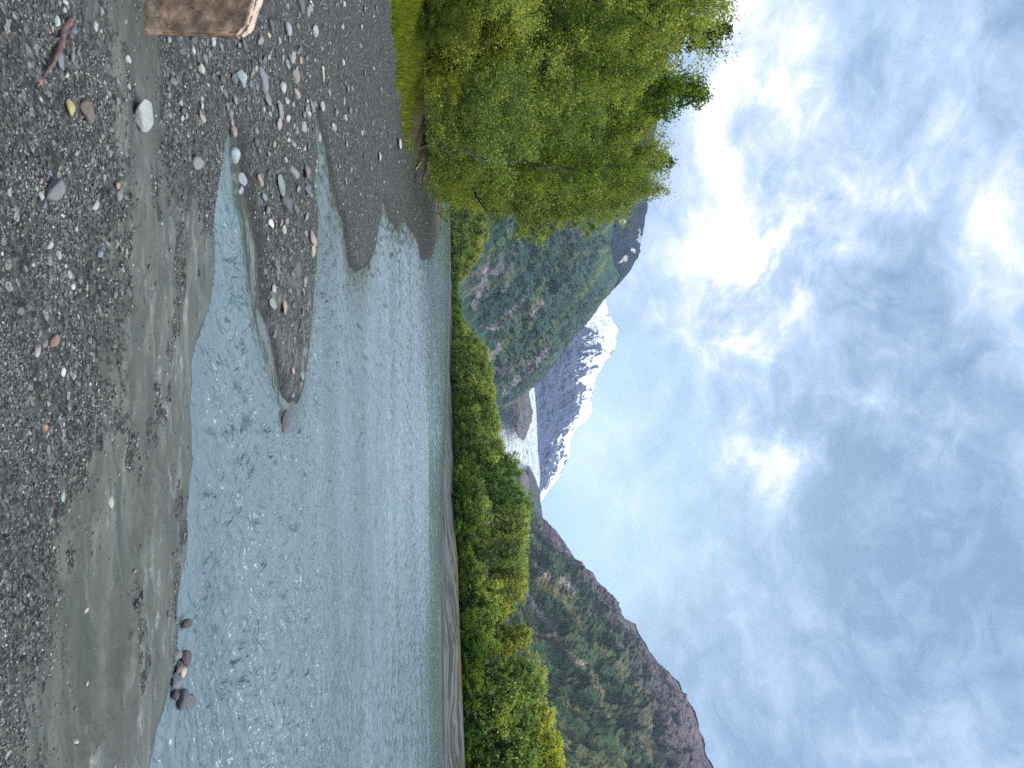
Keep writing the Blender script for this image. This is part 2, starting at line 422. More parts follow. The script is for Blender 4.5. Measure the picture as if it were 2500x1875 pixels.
wdn = -sdist(wx, wy, near_poly)
# the smooth slack strip along the near side of the spit
strip = np.array([onz(x_, y_) for x_, y_ in [(572, 330), (575, 400), (582, 460), (596, 520), (606, 600), (612, 680), (625, 757), (645, 830), (668, 900), (690, 985), (702, 985), (692, 930), (677, 850), (648, 757), (642, 650), (628, 600), (617, 540), (600, 470), (592, 400), (582, 340)]])
slack = np.exp(-(np.maximum(-sdist(wx, wy, strip), 0)/.22)**2)
slack2 = sst(.5, .05, wdn)*sst(30, 10, wy)
calmA = np.clip(1-.92*slack, 0.06, 1)*(1-.35*slack2)
shal = np.clip(slack*.95+sst(.45, .0, wdn)*.55*sst(7.4, 8.5, wy)+sst(1.5, 0, wdn)*.5*sst(9, 11, wy), 0, 1)
def waves(x, y, w_):
    z_ = np.zeros_like(x)
    gust = .65+.7*sst(-.5, .5, fbm(x*.10, y*.28, 3, 401))
    bx, by = x+pn(x*.8, y*.8, 402)*.25, y+pn(x*.8, y*.8, 403)*.25
    for lam, amp, w0, w1, an in ((.10, .0230, 6, 17, .60), (.19, .0300, 6, 30, .70), (.34, .036, 13, 55, 1.3), (.62, .034, 26, 95, 2.2), (1.3, .05, 60, 220, 2.6)):
        m_ = (1-sst(w1*.72, w1*1.1, w_))*(sst(w0*.6, w0*1.25, w_) if w0 > 6 else 1)
        q_ = pn(bx/lam*an, by/lam, 410+int(lam*100))
        r_ = 1-2*np.abs(pn(bx/lam*an*.62+7, by/lam*.62, 430+int(lam*100)))
        z_ += m_*amp*(q_+.45*r_)
    return z_*gust
far_calm_np = 1-.5*sst(42, 50, wy)
wz = waves(wx, wy, wy+3)*calmA*far_calm_np*sst(0, .25, np.maximum(wdn, -sdist(wx, wy, far_poly)*0+wdn)+.12)
wz[:, np.abs(wt) > .61] = 0
me = np_mesh('water', np.stack([wx, wy, wz], -1).reshape(-1, 3), grid_faces(len(ww), len(wt)), True,
             {'calm': calmA.ravel(), 'shallow': shal.ravel()}, mats=[mt])
tag(link('river_water', me), kind='structure')

# ------------------------------------------------------------------ mountains (lofted slopes with relief)
def loft(name, top, bot, ns, nt, relief, mat, seed, back=.35, crest=.1, conv=1.15, nx=14, ny=5, extra=None, taper=None):
    """top/bot: lists of (Y, X, distance). The surface climbs from the foot line to the crest line, then falls away behind it."""
    top = np.array(top, float); bot = np.array(bot, float)
    s = np.linspace(0, 1, ns)
    def along(P):
        k = np.linspace(0, 1, len(P)) if len(P) != len(top) or len(top) != len(bot) else None
        L = (P[:, 0]-P[0, 0])/(P[-1, 0]-P[0, 0])
        return [np.interp(s, L, P[:, j]) for j in range(3)]
    tY, tX, tD = along(top); bY, bX, bD = along(bot)
    fr = fbm(s*ns/9, s*0+seed, 5, seed+5, .6)
    tX = tX+fr*crest*12
    Tp = at(tX, tY, tD); Bp = at(bX, bY, bD)
    t = np.concatenate([np.linspace(0, 1, nt), 1+np.linspace(0, back, max(int(nt*.18), 6))[1:]])
    tt = t[None, :]; tf = np.minimum(tt, 1)
    plan = Bp[:, None, :2]*(1-tt[..., None])+Tp[:, None, :2]*tt[..., None]
    z = Bp[:, 2][:, None]*(1-tf**conv)+Tp[:, 2][:, None]*tf**conv
    dzb = np.maximum(tt-1, 0)
    z = z-(Tp[:, 2]-Bp[:, 2])[:, None]*dzb*1.1
    S = s[:, None]+0*tt; TT = tt+0*S
    env = np.where(TT < 1, np.sin(np.pi*np.clip(TT, 0, 1))**.7, .15)
    gul = ridged(S*nx+pn(S*5, TT*3, seed+3)*.5, TT*1.3+.4*pn(S*4, TT*4, seed+1), 5, seed, .55)
    lump = fbm(S*nx*.6, TT*ny, 6, seed+9, .58)
    hgt = (Tp[:, 2]-Bp[:, 2])[:, None]
    d = env*relief*hgt*(.55*gul+.6*lump)
    pale = np.zeros_like(S); lime = np.zeros_like(S)
    nrm = np.stack([-(Tp[:, 0]-Bp[:, 0]), -(Tp[:, 1]-Bp[:, 1])], -1); nrm /= np.linalg.norm(nrm, axis=1)[:, None]
    plan = plan+nrm[:, None, :]*(d*.8)[..., None]; z = z+d*.35
    P = np.concatenate([plan, z[..., None]], -1)
    fine = fbm(S*nx*6, TT*ny*8, 4, seed+30, .6)
    qX, qY = to_px(P)
    wx_ = pn(qX/22., qY/22., 5)*9+pn(qX/7., qY/7., 6)*5
    for kind_, pts_, wd_ in (extra or []):
        best = np.full(S.shape, 1e9)
        for (a0, a1), (b0, b1) in zip(pts_[:-1], pts_[1:]):
            u_ = np.clip(((qX-a0)*(b0-a0)+(qY-a1)*(b1-a1))/((b0-a0)**2+(b1-a1)**2), 0, 1)
            best = np.minimum(best, np.hypot(qX-a0-u_*(b0-a0), qY-a1-u_*(b1-a1)))
        m__ = sst(wd_*1.5, wd_*.3, best+wx_)
        if kind_ == 'p': pale = np.maximum(pale, m__)
        else: lime = np.maximum(lime, m__)
    attrs = {'pale': pale.ravel(), 'lime': lime.ravel(), 'gully': gul.ravel(), 'lump': lump.ravel(), 'fine': fine.ravel(), 'ht': TT.ravel(), 'along': S.ravel()}
    me = np_mesh(name, P.reshape(-1, 3), grid_faces(len(s), len(t))[:, ::-1], True, attrs, mats=[mat])
    return link(name, me)

def slope_material(name, greens, rock, rock_amt, dark, streak=1.0, scale=.004, top_tint=None, bump=14):
    mt, n = material(name)
    pos = n.node('ShaderNodeNewGeometry').outputs['Position']
    gul = n.attr('gully'); lump = n.attr('lump'); fine = n.attr('fine'); ht = n.attr('ht')
    tr = n.noise(pos, scale*18, 5, .7); tr2 = n.noise(pos, scale*5, 5, .62)
    comb = n.node('ShaderNodeCombineXYZ'); n.put(comb.inputs[0], n.math('MULTIPLY', n.attr('along'), 95.0*streak)); n.put(comb.inputs[1], n.math('MULTIPLY', ht, 2.4))
    st = n.noise(comb.outputs[0], 1.0, 7, .68, .9)
    veg = n.ramp(n.math('ADD', n.math('MULTIPLY', tr, .42), n.math('MULTIPLY', st, .58)), [(.32, greens[0]), (.48, greens[1]), (.62, greens[2]), (.75, greens[3])])
    veg = n.mix(n.rng(st, .50, .66, 0, .6), veg, greens[3])
    rk = n.ramp(n.noise(pos, scale*25, 4, .7), [(.35, tuple(c*.55 for c in rock)), (.65, rock)])
    rm = n.math('ADD', n.math('MULTIPLY', st, 1.0), n.math('MULTIPLY', n.noise(pos, scale*1.2, 4, .6), .5))
    rm = n.math('ADD', rm, n.math('MULTIPLY', n.math('SUBTRACT', tr, .5), .25))
    rm = n.math('ADD', rm, n.math('MULTIPLY', n.math('SUBTRACT', ht, .5), -.05))
    base = n.mix(n.rng(rm, rock_amt, rock_amt+.07, 0, .85), veg, rk)
    base = n.mix(n.math('MULTIPLY', n.attr('lime'), n.rng(tr, .35, .6, .2, .75)), base, greens[3])
    base = n.mix(n.math('MULTIPLY', n.attr('pale'), n.rng(tr, .35, .6, .35, .95)), base, tuple(q_*1.25 for q_ in rock))
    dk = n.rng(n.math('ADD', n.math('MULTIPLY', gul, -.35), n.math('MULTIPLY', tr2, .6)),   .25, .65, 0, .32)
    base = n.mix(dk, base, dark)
    if top_tint is not None: base = n.mix(n.rng(n.math('ADD', ht, n.math('MULTIPLY', lump, .12)), .50, .82, 0, .8), base, top_tint)
    h = n.math('ADD', n.math('MULTIPLY', tr, bump), n.math('MULTIPLY', tr2, bump*2))
    h = n.math('ADD', h, n.math('MULTIPLY', st, bump*3))
    finish(n, base, .9, n.bump(h, 1.0, 1.0), spec=.15)
    return mt

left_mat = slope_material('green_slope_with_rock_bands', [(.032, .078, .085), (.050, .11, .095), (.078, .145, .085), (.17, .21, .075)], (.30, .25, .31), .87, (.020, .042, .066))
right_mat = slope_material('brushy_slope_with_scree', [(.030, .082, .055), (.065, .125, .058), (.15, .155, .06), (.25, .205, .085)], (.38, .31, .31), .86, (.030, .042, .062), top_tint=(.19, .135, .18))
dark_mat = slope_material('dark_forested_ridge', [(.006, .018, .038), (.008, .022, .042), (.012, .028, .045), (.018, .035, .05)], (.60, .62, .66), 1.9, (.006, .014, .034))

# dark ridge behind, showing above the green slope
o = loft('mountain_ridge', [(-400, 1640, 3300), (0, 1640, 3200), (250, 1612, 3100), (400, 1585, 3000), (450, 1589, 3000), (505, 1578, 3000), (590, 1564, 3050), (615, 1560, 3050), (650, 1544, 3100), (670, 1528, 3100),
     (700, 1502, 3150), (740, 1466, 3200), (800, 1400, 3300)],
     [(-400, 1250, 2300), (500, 1250, 2300), (900, 1250, 2400)], 420, 200, .10, dark_mat, 101, crest=.22,
     extra=[('p', [(1541, 604), (1545, 612)], 2.2), ('p', [(1514, 640), (1528, 625)], 3), ('p', [(1544, 455), (1548, 462)], 2.2), ('p', [(1520, 538), (1514, 546)], 2.5), ('p', [(1562, 560), (1563, 590)], 1.5)])
tag(o, kind='structure')
o = loft('mountain_slope', [(-700, 1580, 1500), (0, 1560, 1700), (380, 1516, 1900), (450, 1517, 1950), (530, 1502, 2000), (600, 1490, 2050), (640, 1497, 2100), (670, 1515, 2150), (700, 1500, 2200), (730, 1477, 2300), (770, 1444, 2400), (800, 1421, 2450), (835, 1391, 2550),
     (860, 1374, 2600), (910, 1332, 2750), (930, 1315, 2800), (940, 1306, 2850), (960, 1280, 2900), (990, 1245, 2950), (1015, 1213, 3000)],
     [(150, 1106, 750), (350, 1107, 850), (600, 1108, 1100), (850, 1110, 1500), (1000, 1112, 2100), (1100, 1113, 2600)], 1100, 520, .17, left_mat, 202, crest=.10, nx=20, ny=6,
     extra=[('l', [(1245, 908), (1300, 862), (1350, 800), (1400, 740), (1440, 690), (1480, 640)], 8), ('l', [(1225, 850), (1290, 765), (1330, 690), (1390, 630)], 7), ('l', [(1235, 885), (1290, 815), (1310, 760)], 5),
            ('l', [(1180, 640), (1260, 560), (1330, 540)], 6), ('l', [(1215, 700), (1330, 610), (1420, 620), (1490, 610)], 6),
            ('p', [(1232, 775), (1262, 745), (1282, 722)], 7), ('p', [(1296, 768), (1320, 742)], 5), ('p', [(1205, 665), (1225, 640)], 7), ('p', [(1190, 800), (1225, 790)], 5),
            ('p', [(1232, 960), (1262, 925), (1300, 900), (1340, 850)], 7), ('p', [(1190, 880), (1215, 845)], 5), ('p', [(1160, 750), (1180, 690), (1190, 655)], 6)])
tag(o, kind='structure')
# right-hand mountain
o = loft('mountain_slope', [(1165, 1292, 3400), (1200, 1294, 3400), (1245, 1297, 3300), (1285, 1330, 3200), (1310, 1366, 3100), (1345, 1391, 2900), (1375, 1407, 2800), (1400, 1423, 2700), (1435, 1472, 2600), (1460, 1496, 2500), (1490, 1509, 2450), (1520, 1529, 2400),
     (1525, 1549, 2380), (1550, 1557, 2350), (1595, 1586, 2250), (1625, 1610, 2200), (1665, 1651, 2100), (1700, 1671, 2050), (1735, 1688, 2000), (1765, 1704, 1950), (1800, 1714, 1900), (1850, 1720, 1850), (1875, 1737, 1800), (2100, 1800, 1700), (2500, 1900, 1500), (3000, 2000, 1300)],
     [(1060, 1115, 3000), (1120, 1116, 2500), (1220, 1117, 1900), (1400, 1120, 1300), (1650, 1124, 850), (2000, 1130, 550)], 900, 520, .15, right_mat, 303, crest=.12, nx=22, ny=7, conv=1.05,
     extra=[('p', [(1283, 1450), (1320, 1500), (1350, 1535), (1372, 1560)], 8), ('p', [(1380, 1575), (1430, 1640)], 6), ('p', [(1300, 1370), (1325, 1400), (1345, 1410)], 5), ('p', [(1372, 1418), (1405, 1440)], 9),
            ('l', [(1340, 1420), (1390, 1480), (1420, 1530), (1480, 1590)], 7), ('l', [(1370, 1570), (1450, 1650), (1520, 1740), (1600, 1860)], 8), ('l', [(1290, 1610), (1350, 1660), (1420, 1760)], 6),
            ('l', [(1480, 1580), (1540, 1660), (1600, 1720)], 6), ('l', [(1330, 1730), (1400, 1800), (1460, 1875)], 8)])
tag(o, kind='structure')

# snow-patched peak
def snow_material(name, lo, hi, rock1, rock2, scale):
    mt, n = material(name)
    pos = n.node('ShaderNodeNewGeometry').outputs['Position']
    ht = n.attr('ht')
    comb = n.node('ShaderNodeCombineXYZ')
    n.put(comb.inputs[0], n.math('MULTIPLY', n.attr('along'), 34.0)); n.put(comb.inputs[1], n.math('MULTIPLY', ht, 9.0))
    st = n.noise(comb.outputs[0], 1.3, 7, .62, .9)
    tr = n.noise(pos, scale, 6, .65, .4)
    m_ = n.math('ADD', n.math('MULTIPLY', st, .75), n.math('MULTIPLY', tr, .45))
    m_ = n.math('ADD', m_, n.math('MULTIPLY', n.rng(ht, .35, 1.0), .27))
    m_ = n.math('ADD', m_, n.math('MULTIPLY', n.rng(n.attr('along'), .42, .05), .10))
    m_ = n.math('ADD', m_, n.math('MULTIPLY', n.attr('gully'), -.045))
    snow = n.rng(m_, lo, hi)
    rk = n.ramp(n.noise(pos, scale*4, 5, .7), [(.3, rock1), (.7, rock2)])
    base = n.mix(snow, rk, (.80, .84, .86))
    h = n.math('ADD', n.math('MULTIPLY', tr, 90), n.math('MULTIPLY', n.noise(pos, scale*5, 5, .7), 60))
    finish(n, base, .8, n.bump(h, .8, 1.0), spec=.2)
    return mt
peak_mat = snow_material('snow_patched_rock', .75, .80, (.028, .060, .13), (.075, .09, .17), .0017)
o = loft('mountain_peak', [(620, 1440, 5600), (700, 1475, 5600), (732, 1478, 5600), (765, 1484, 5550), (790, 1500, 5500), (807, 1511, 5500), (818, 1503, 5480), (840, 1504, 5450), (862, 1494, 5400), (885, 1474, 5400), (900, 1468, 5400), (915, 1456, 5400), (950, 1447, 5400), (975, 1443, 5380), (1000, 1445, 5350), (1020, 1439, 5330), (1045, 1407, 5350),
     (1065, 1395, 5300), (1085, 1394, 5300), (1110, 1391, 5300), (1135, 1378, 5300), (1160, 1366, 5300), (1175, 1357, 5300), (1195, 1340, 5300), (1222, 1322, 5300), (1260, 1300, 5300)],
     [(620, 1290, 4500), (800, 1290, 4500), (1000, 1290, 4600), (1300, 1280, 4700)], 560, 260, .13, peak_mat, 404, crest=.14, nx=12, ny=5, conv=1.2)
tag(o, kind='structure')
# bluish rock shoulder between the glacier and the right mountain
sh_mat = slope_material('bluish_rock_shoulder', [(.05, .065, .09), (.06, .08, .10), (.09, .10, .12), (.13, .13, .15)], (.2, .2, .22), .8, (.04, .05, .075))
o = loft('mountain_shoulder', [(1140, 1296, 4300), (1170, 1308, 4250), (1200, 1318, 4200), (1235, 1321, 4150), (1270, 1326, 4100), (1290, 1338, 4050), (1310, 1366, 4000), (1345, 1385, 3900)],
     [(1140, 1291, 3900), (1200, 1292, 3850), (1300, 1296, 3700), (1345, 1300, 3600)], 160, 80, .08, sh_mat, 505, crest=.08, nx=7)
tag(o, kind='structure')
# glacier
mt, n = material('crevassed_glacier_ice')
pos = n.node('ShaderNodeNewGeometry').outputs['Position']
comb = n.node('ShaderNodeCombineXYZ'); n.put(comb.inputs[0], n.math('MULTIPLY', n.attr('along'), 9.0)); n.put(comb.inputs[1], n.math('MULTIPLY', n.attr('ht'), 22.0))
cr = n.noise(comb.outputs[0], 1.0, 7, .68, 1.6)
c2 = n.noise(pos, .006, 6, .7, .8)
base = n.ramp(cr, [(.36, (.22, .30, .36)), (.44, (.50, .60, .66)), (.52, (.78, .84, .87)), (.6, (.86, .90, .91)), (.66, (.58, .78, .85))])
base = n.mix(n.rng(c2, .52, .66, 0, .55), base, (.40, .52, .58))
base = n.mix(n.rng(c2, .62, .56, 0, .0), base, (.1, .1, .1))
h = n.math('ADD', n.math('MULTIPLY', cr, 60), n.math('MULTIPLY', c2, 40))
finish(n, base, .6, n.bump(h, 1.0, 1.0), spec=.3)
o = loft('glacier', [(900, 1296, 4500), (942, 1303, 4450), (1000, 1309, 4400), (1100, 1313, 4400), (1165, 1319, 4400), (1220, 1312, 4300), (1285, 1300, 4200), (1330, 1290, 4100)],
     [(900, 1150, 3350), (1000, 1150, 3300), (1100, 1150, 3250), (1330, 1150, 3300)], 340, 300, .045, mt, 606, crest=.03, nx=10, ny=12, conv=1.0)
tag(o, kind='structure')
# bare rock tongue lying on the ice
mt, n = material('grey_brown_bare_rock')
pos = n.node('ShaderNodeNewGeometry').outputs['Position']
r1 = n.noise(n.mapping(pos, (1, 1, 2)), .02, 7, .7, .5); r2 = n.noise(pos, .004, 4)
base = n.ramp(r1, [(.36, (.035, .040, .055)), (.5, (.12, .115, .13)), (.62, (.30, .28, .28))])
base = n.mix(n.rng(r2, .45, .6, 0, .5), base, (.17, .12, .10))
finish(n, base, .9, n.bump(n.math('MULTIPLY', r1, 90), 1.0, 1.0))
up = [(915, 1318), (940, 1300), (960, 1291), (985, 1296), (1005, 1302), (1030, 1297), (1050, 1290), (1066, 1284), (1076, 1278)]
lo = [(915, 1262), (940, 1248), (960, 1243), (985, 1243), (1005, 1247), (1030, 1252), (1050, 1257), (1066, 1265), (1076, 1276)]
def lens(name, up, lo, D, depth, ns, nt, mat, seed):
    up = np.array(up, float); lo = np.array(lo, float)
    s = np.linspace(0, 1, ns); L = (up[:, 0]-up[0, 0])/(up[-1, 0]-up[0, 0])
    Y = np.interp(s, L, up[:, 0]); U = np.interp(s, L, up[:, 1])+fbm(s*30, s*0, 4, seed)*1.6; Lw = np.interp(s, L, lo[:, 1])+fbm(s*30, s*0+9, 4, seed)*1.6
    ang = np.linspace(0, 2*np.pi, nt, endpoint=True)
    c = (1-np.cos(ang))/2
    X = Lw[:, None]*(1-c)+U[:, None]*c
    wd = (U-Lw)[:, None]/60
    Dd = D+c*380-np.sin(ang)[None, :]*depth*wd+fbm(Y[:, None]/14+0*c, ang[None, :]*2+0*Y[:, None], 5, seed+3)*45*np.sin(ang/2)[None, :]
    P = at(X, Y[:, None]+0*X, Dd)
    return link(name, np_mesh(name, P.reshape(-1, 3), grid_faces(ns, nt), True, mats=[mat]))
tag(lens('rock_outcrop', up, lo, 3500, 260, 160, 90, mt, 31), 'grey brown bare rock tongue lying across the glacier ice', 'rock outcrop')
# scree rock under it, at the foot of the green slope
# ------------------------------------------------------------------ vegetation
def foliage_material(name, stops, trans=.35):
    mt, n = material(name)
    oi = n.node('ShaderNodeObjectInfo')
    tint = n.attr('tint', 'Color')
    sep_ = n.node('ShaderNodeSeparateColor'); n.put(sep_.inputs[0], tint)
    f = n.math('ADD', n.math('MULTIPLY', sep_.outputs[0], .72), n.math('MULTIPLY', oi.outputs['Random'], .28))
    c = n.ramp(f, stops)
    c = n.mix(1.0, c, oi.outputs['Color'], 'MULTIPLY')
    d = n.node('ShaderNodeBsdfDiffuse'); n.put(d.inputs[0], c)
    t_ = n.node('ShaderNodeBsdfTranslucent'); n.put(t_.inputs[0], n.mix(1.0, c, (1.25, 1.2, .65), 'MULTIPLY'))
    mx = n.node('ShaderNodeMixShader'); mx.inputs[0].default_value = trans
    n.l.new(d.outputs[0], mx.inputs[1]); n.l.new(t_.outputs[0], mx.inputs[2])
    o = n.node('ShaderNodeOutputMaterial'); n.l.new(mx.outputs[0], o.inputs[0])
    return mt
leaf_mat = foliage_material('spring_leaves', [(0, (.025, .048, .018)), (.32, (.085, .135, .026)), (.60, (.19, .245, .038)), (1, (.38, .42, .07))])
mt, n = material('dark_bark')
pos = n.node('ShaderNodeTexCoord').outputs['Object']
bn = n.noise(n.mapping(pos, (6, 6, 1)), 3, 5, .7)
finish(n, n.ramp(bn, [(.3, (.02, .018, .016)), (.7, (.09, .08, .07))]), .9, n.bump(bn, .5, .02))
bark_mat = mt

def tubes(paths):
    """paths: list of (points Nx3, radii N) -> verts, quads"""
    VV = []; FF = []; off = 0; k = 7
    for P, rad in paths:
        P = np.asarray(P, float); N = len(P)
        tg = np.gradient(P, axis=0); tg /= np.linalg.norm(tg, axis=1)[:, None]+1e-9
        ref = np.array([1.0, .13, .07]) if abs(tg[0][0]) < .8 else np.array([0, 1.0, .1])
        a_ = np.cross(tg, ref); a_ /= np.linalg.norm(a_, axis=1)[:, None]; b_ = np.cross(tg, a_)
        th = np.linspace(0, 2*np.pi, k, endpoint=False)
        ring = P[:, None]+(a_[:, None]*np.cos(th)[None, :, None]+b_[:, None]*np.sin(th)[None, :, None])*np.asarray(rad)[:, None, None]
        VV.append(ring.reshape(-1, 3))
        i = np.arange(N-1)[:, None]*k; j = np.arange(k)[None, :]; j2 = (j+1) % k
        FF.append(np.stack([i+j, i+j2, i+k+j2, i+k+j], -1).reshape(-1, 4)+off); off += N*k
    return np.vstack(VV), np.vstack(FF)

def leaf_quads(C, size, r, tint, up_bias=.4, droop=0.0):
    N = len(C)
    d1 = r.normal(size=(N, 3)); d1 /= np.linalg.norm(d1, axis=1)[:, None]
    nn = r.normal(size=(N, 3)); nn[:, 2] += up_bias; 
    d2 = np.cross(nn, d1); d2 /= np.linalg.norm(d2, axis=1)[:, None]+1e-9
    s_ = size*r.uniform(.6, 1.35, N)[:, None]
    a_ = d1*s_*.62; b_ = d2*s_*.42
    Vq = np.stack([C-a_, C+b_-a_*.1, C+a_, C-b_-a_*.1], 1).reshape(-1, 3)
    return Vq, np.arange(4*N).reshape(-1, 4), np.repeat(tint, 4, 0)

def make_tree_mesh(seed, H, Rw, nleaf, leaf, profile, base_h=.12, nb=70, lean=0.0, upang=.9, cluster=.34, gap=.0, trunk_r=None, csz=1.0):
    r = np.random.default_rng(seed)
    paths = []; tips = []
    zt = np.linspace(0, 1, 14)
    wob = np.cumsum(r.normal(size=(14, 2)), 0)*.012*H
    wob[0] = 0
    tp = np.stack([wob[:, 0]+lean*H*zt**1.6, wob[:, 1], zt*H*.97-.25], -1)
    tr = trunk_r or H*.014
    paths.append((tp, tr*(1-zt*.93)))
    Cs = []; Ls = []
    for i in range(nb):
        f = base_h+(1-base_h)*(i+r.uniform(0, 1))/nb*.97
        L = Rw*profile((f-base_h)/(1-base_h))*r.uniform(.62, 1.18)
        if L < .12*Rw: L = .12*Rw
        az = i*2.39996+r.normal()*.5
        p0 = np.array([np.interp(f, zt, tp[:, j]) for j in range(3)])
        up = upang*(.35+.9*f)+r.normal()*.16
        q = np.linspace(0, 1, 7)
        dirv = np.array([math.cos(az), math.sin(az), 0])
        P = p0+dirv*(q*L)[:, None]+np.array([0, 0, 1])*(L*up*(q*.55+.25*q**2))[:, None]+np.cumsum(r.normal(size=(7, 3)), 0)*.035*L
        paths.append((P, np.maximum(tr*.34*(1-f*.6)*(1-q*.88), .006)))
        wgt = L+.25*Rw
        ncl = max(4, int(6+wgt/Rw*10))
        for k_ in range(ncl):
            u = r.uniform(.25, 1.05)
            c = np.array([np.interp(u, q, P[:, j]) for j in range(3)])
            side = r.normal(size=3)*cluster*(.25+.28*L)*np.array([1, 1, .75])
            Cs.append(c+side); Ls.append(wgt*r.uniform(.15, 1.6))
            if r.uniform() < .25 and k_ > 0:
                paths.append((np.stack([c, c+side*.5, c+side]), np.array([.012, .009, .005])*max(tr/.12, .5)))
    Cs = np.array(Cs); Ls = np.array(Ls); pr = Ls/Ls.sum()
    idx = r.choice(len(Cs), nleaf, p=pr)
    cs_sz = r.uniform(.5, 1.35, len(Cs))*.072*Rw*csz
    off = r.normal(size=(nleaf, 3))*cs_sz[idx][:, None]*np.array([1, 1, .8])
    C = Cs[idx]+off
    C = C[C[:, 2] > .05]; idx = idx[:len(C)]
    cl_t = r.uniform(0, 1, len(Cs))
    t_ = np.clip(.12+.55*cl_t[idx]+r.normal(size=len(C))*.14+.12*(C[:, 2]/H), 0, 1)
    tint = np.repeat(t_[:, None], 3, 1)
    LV, LF, LT = leaf_quads(C, leaf, r, tint)
    TV, TF = tubes(paths)
    crown = np_mesh('crown', LV, LF, False, colattr=LT, mats=[leaf_mat])
    trunk = np_mesh('trunk', TV, TF, True, mats=[bark_mat])
    return trunk, crown

cone = lambda f: (1-f)**.75*min(1, .55+f*3)
oval = lambda f: math.sin(math.pi*min(max(.10+f*.86, 0), 1))**.62
column = lambda f: min(1, .65+f)*(1-f**2.6)**.8+.04
bush = lambda f: (1-f*.75)*.95+.1

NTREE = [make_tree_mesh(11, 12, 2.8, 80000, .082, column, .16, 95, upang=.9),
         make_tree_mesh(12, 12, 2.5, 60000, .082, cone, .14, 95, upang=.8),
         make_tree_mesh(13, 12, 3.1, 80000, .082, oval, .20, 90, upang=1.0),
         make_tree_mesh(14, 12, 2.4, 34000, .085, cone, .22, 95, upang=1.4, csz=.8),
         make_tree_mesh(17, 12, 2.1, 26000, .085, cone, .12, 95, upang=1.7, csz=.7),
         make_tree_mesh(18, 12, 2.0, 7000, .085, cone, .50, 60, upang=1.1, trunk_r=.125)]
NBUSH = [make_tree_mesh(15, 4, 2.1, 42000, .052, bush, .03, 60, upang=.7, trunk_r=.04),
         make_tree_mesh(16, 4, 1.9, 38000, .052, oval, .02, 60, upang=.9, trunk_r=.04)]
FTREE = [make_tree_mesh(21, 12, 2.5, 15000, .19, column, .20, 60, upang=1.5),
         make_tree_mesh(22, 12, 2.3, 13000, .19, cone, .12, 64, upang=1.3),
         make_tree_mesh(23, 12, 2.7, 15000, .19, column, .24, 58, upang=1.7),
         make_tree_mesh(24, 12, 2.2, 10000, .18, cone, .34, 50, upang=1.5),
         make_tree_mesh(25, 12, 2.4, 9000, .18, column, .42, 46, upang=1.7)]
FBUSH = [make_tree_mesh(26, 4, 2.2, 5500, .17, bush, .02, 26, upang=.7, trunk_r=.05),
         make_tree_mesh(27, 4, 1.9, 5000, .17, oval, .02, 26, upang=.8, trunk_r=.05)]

def plant(kind, proto, x, y, H, H0, wide=1.0, tint=(1, 1, 1), label=None, cat='tree', group=None, z=None):
    if z is None: z = float(ground_h(np.array([x]), np.array([y]))[0])
    e = bpy.data.objects.new(kind, None); COL.objects.link(e)
    e.location = (x, y, z-.05); e.rotation_euler = (0, 0, random.uniform(0, 6.28))
    s_ = H/H0; e.scale = (s_*wide, s_*wide, s_)
    e.empty_display_size = .2
    for nm, me_ in (('trunk', proto[0]), ('crown', proto[1])):
        o = bpy.data.objects.new(nm, me_); COL.objects.link(o); o.parent = e; o.color = (*tint, 1)
    tag(e, label, cat, group)
    return e
TOPK = {'cottonwood_tree': 1.03}
def plant_px(kind, proto, Y, D, Xtop, H0, **kw):
    p = at(np.array(1100.), np.array(float(Y)), np.array(float(D)))
    top = at(np.array(float(Xtop)), np.array(float(Y)), np.array(float(D)))
    z = float(ground_h(p[:1], p[1:2])[0])
    return plant(kind, proto, float(p[0]), float(D), max(float(top[2])-z, .8)*TOPK.get(kind, 1), H0, z=z, **kw)

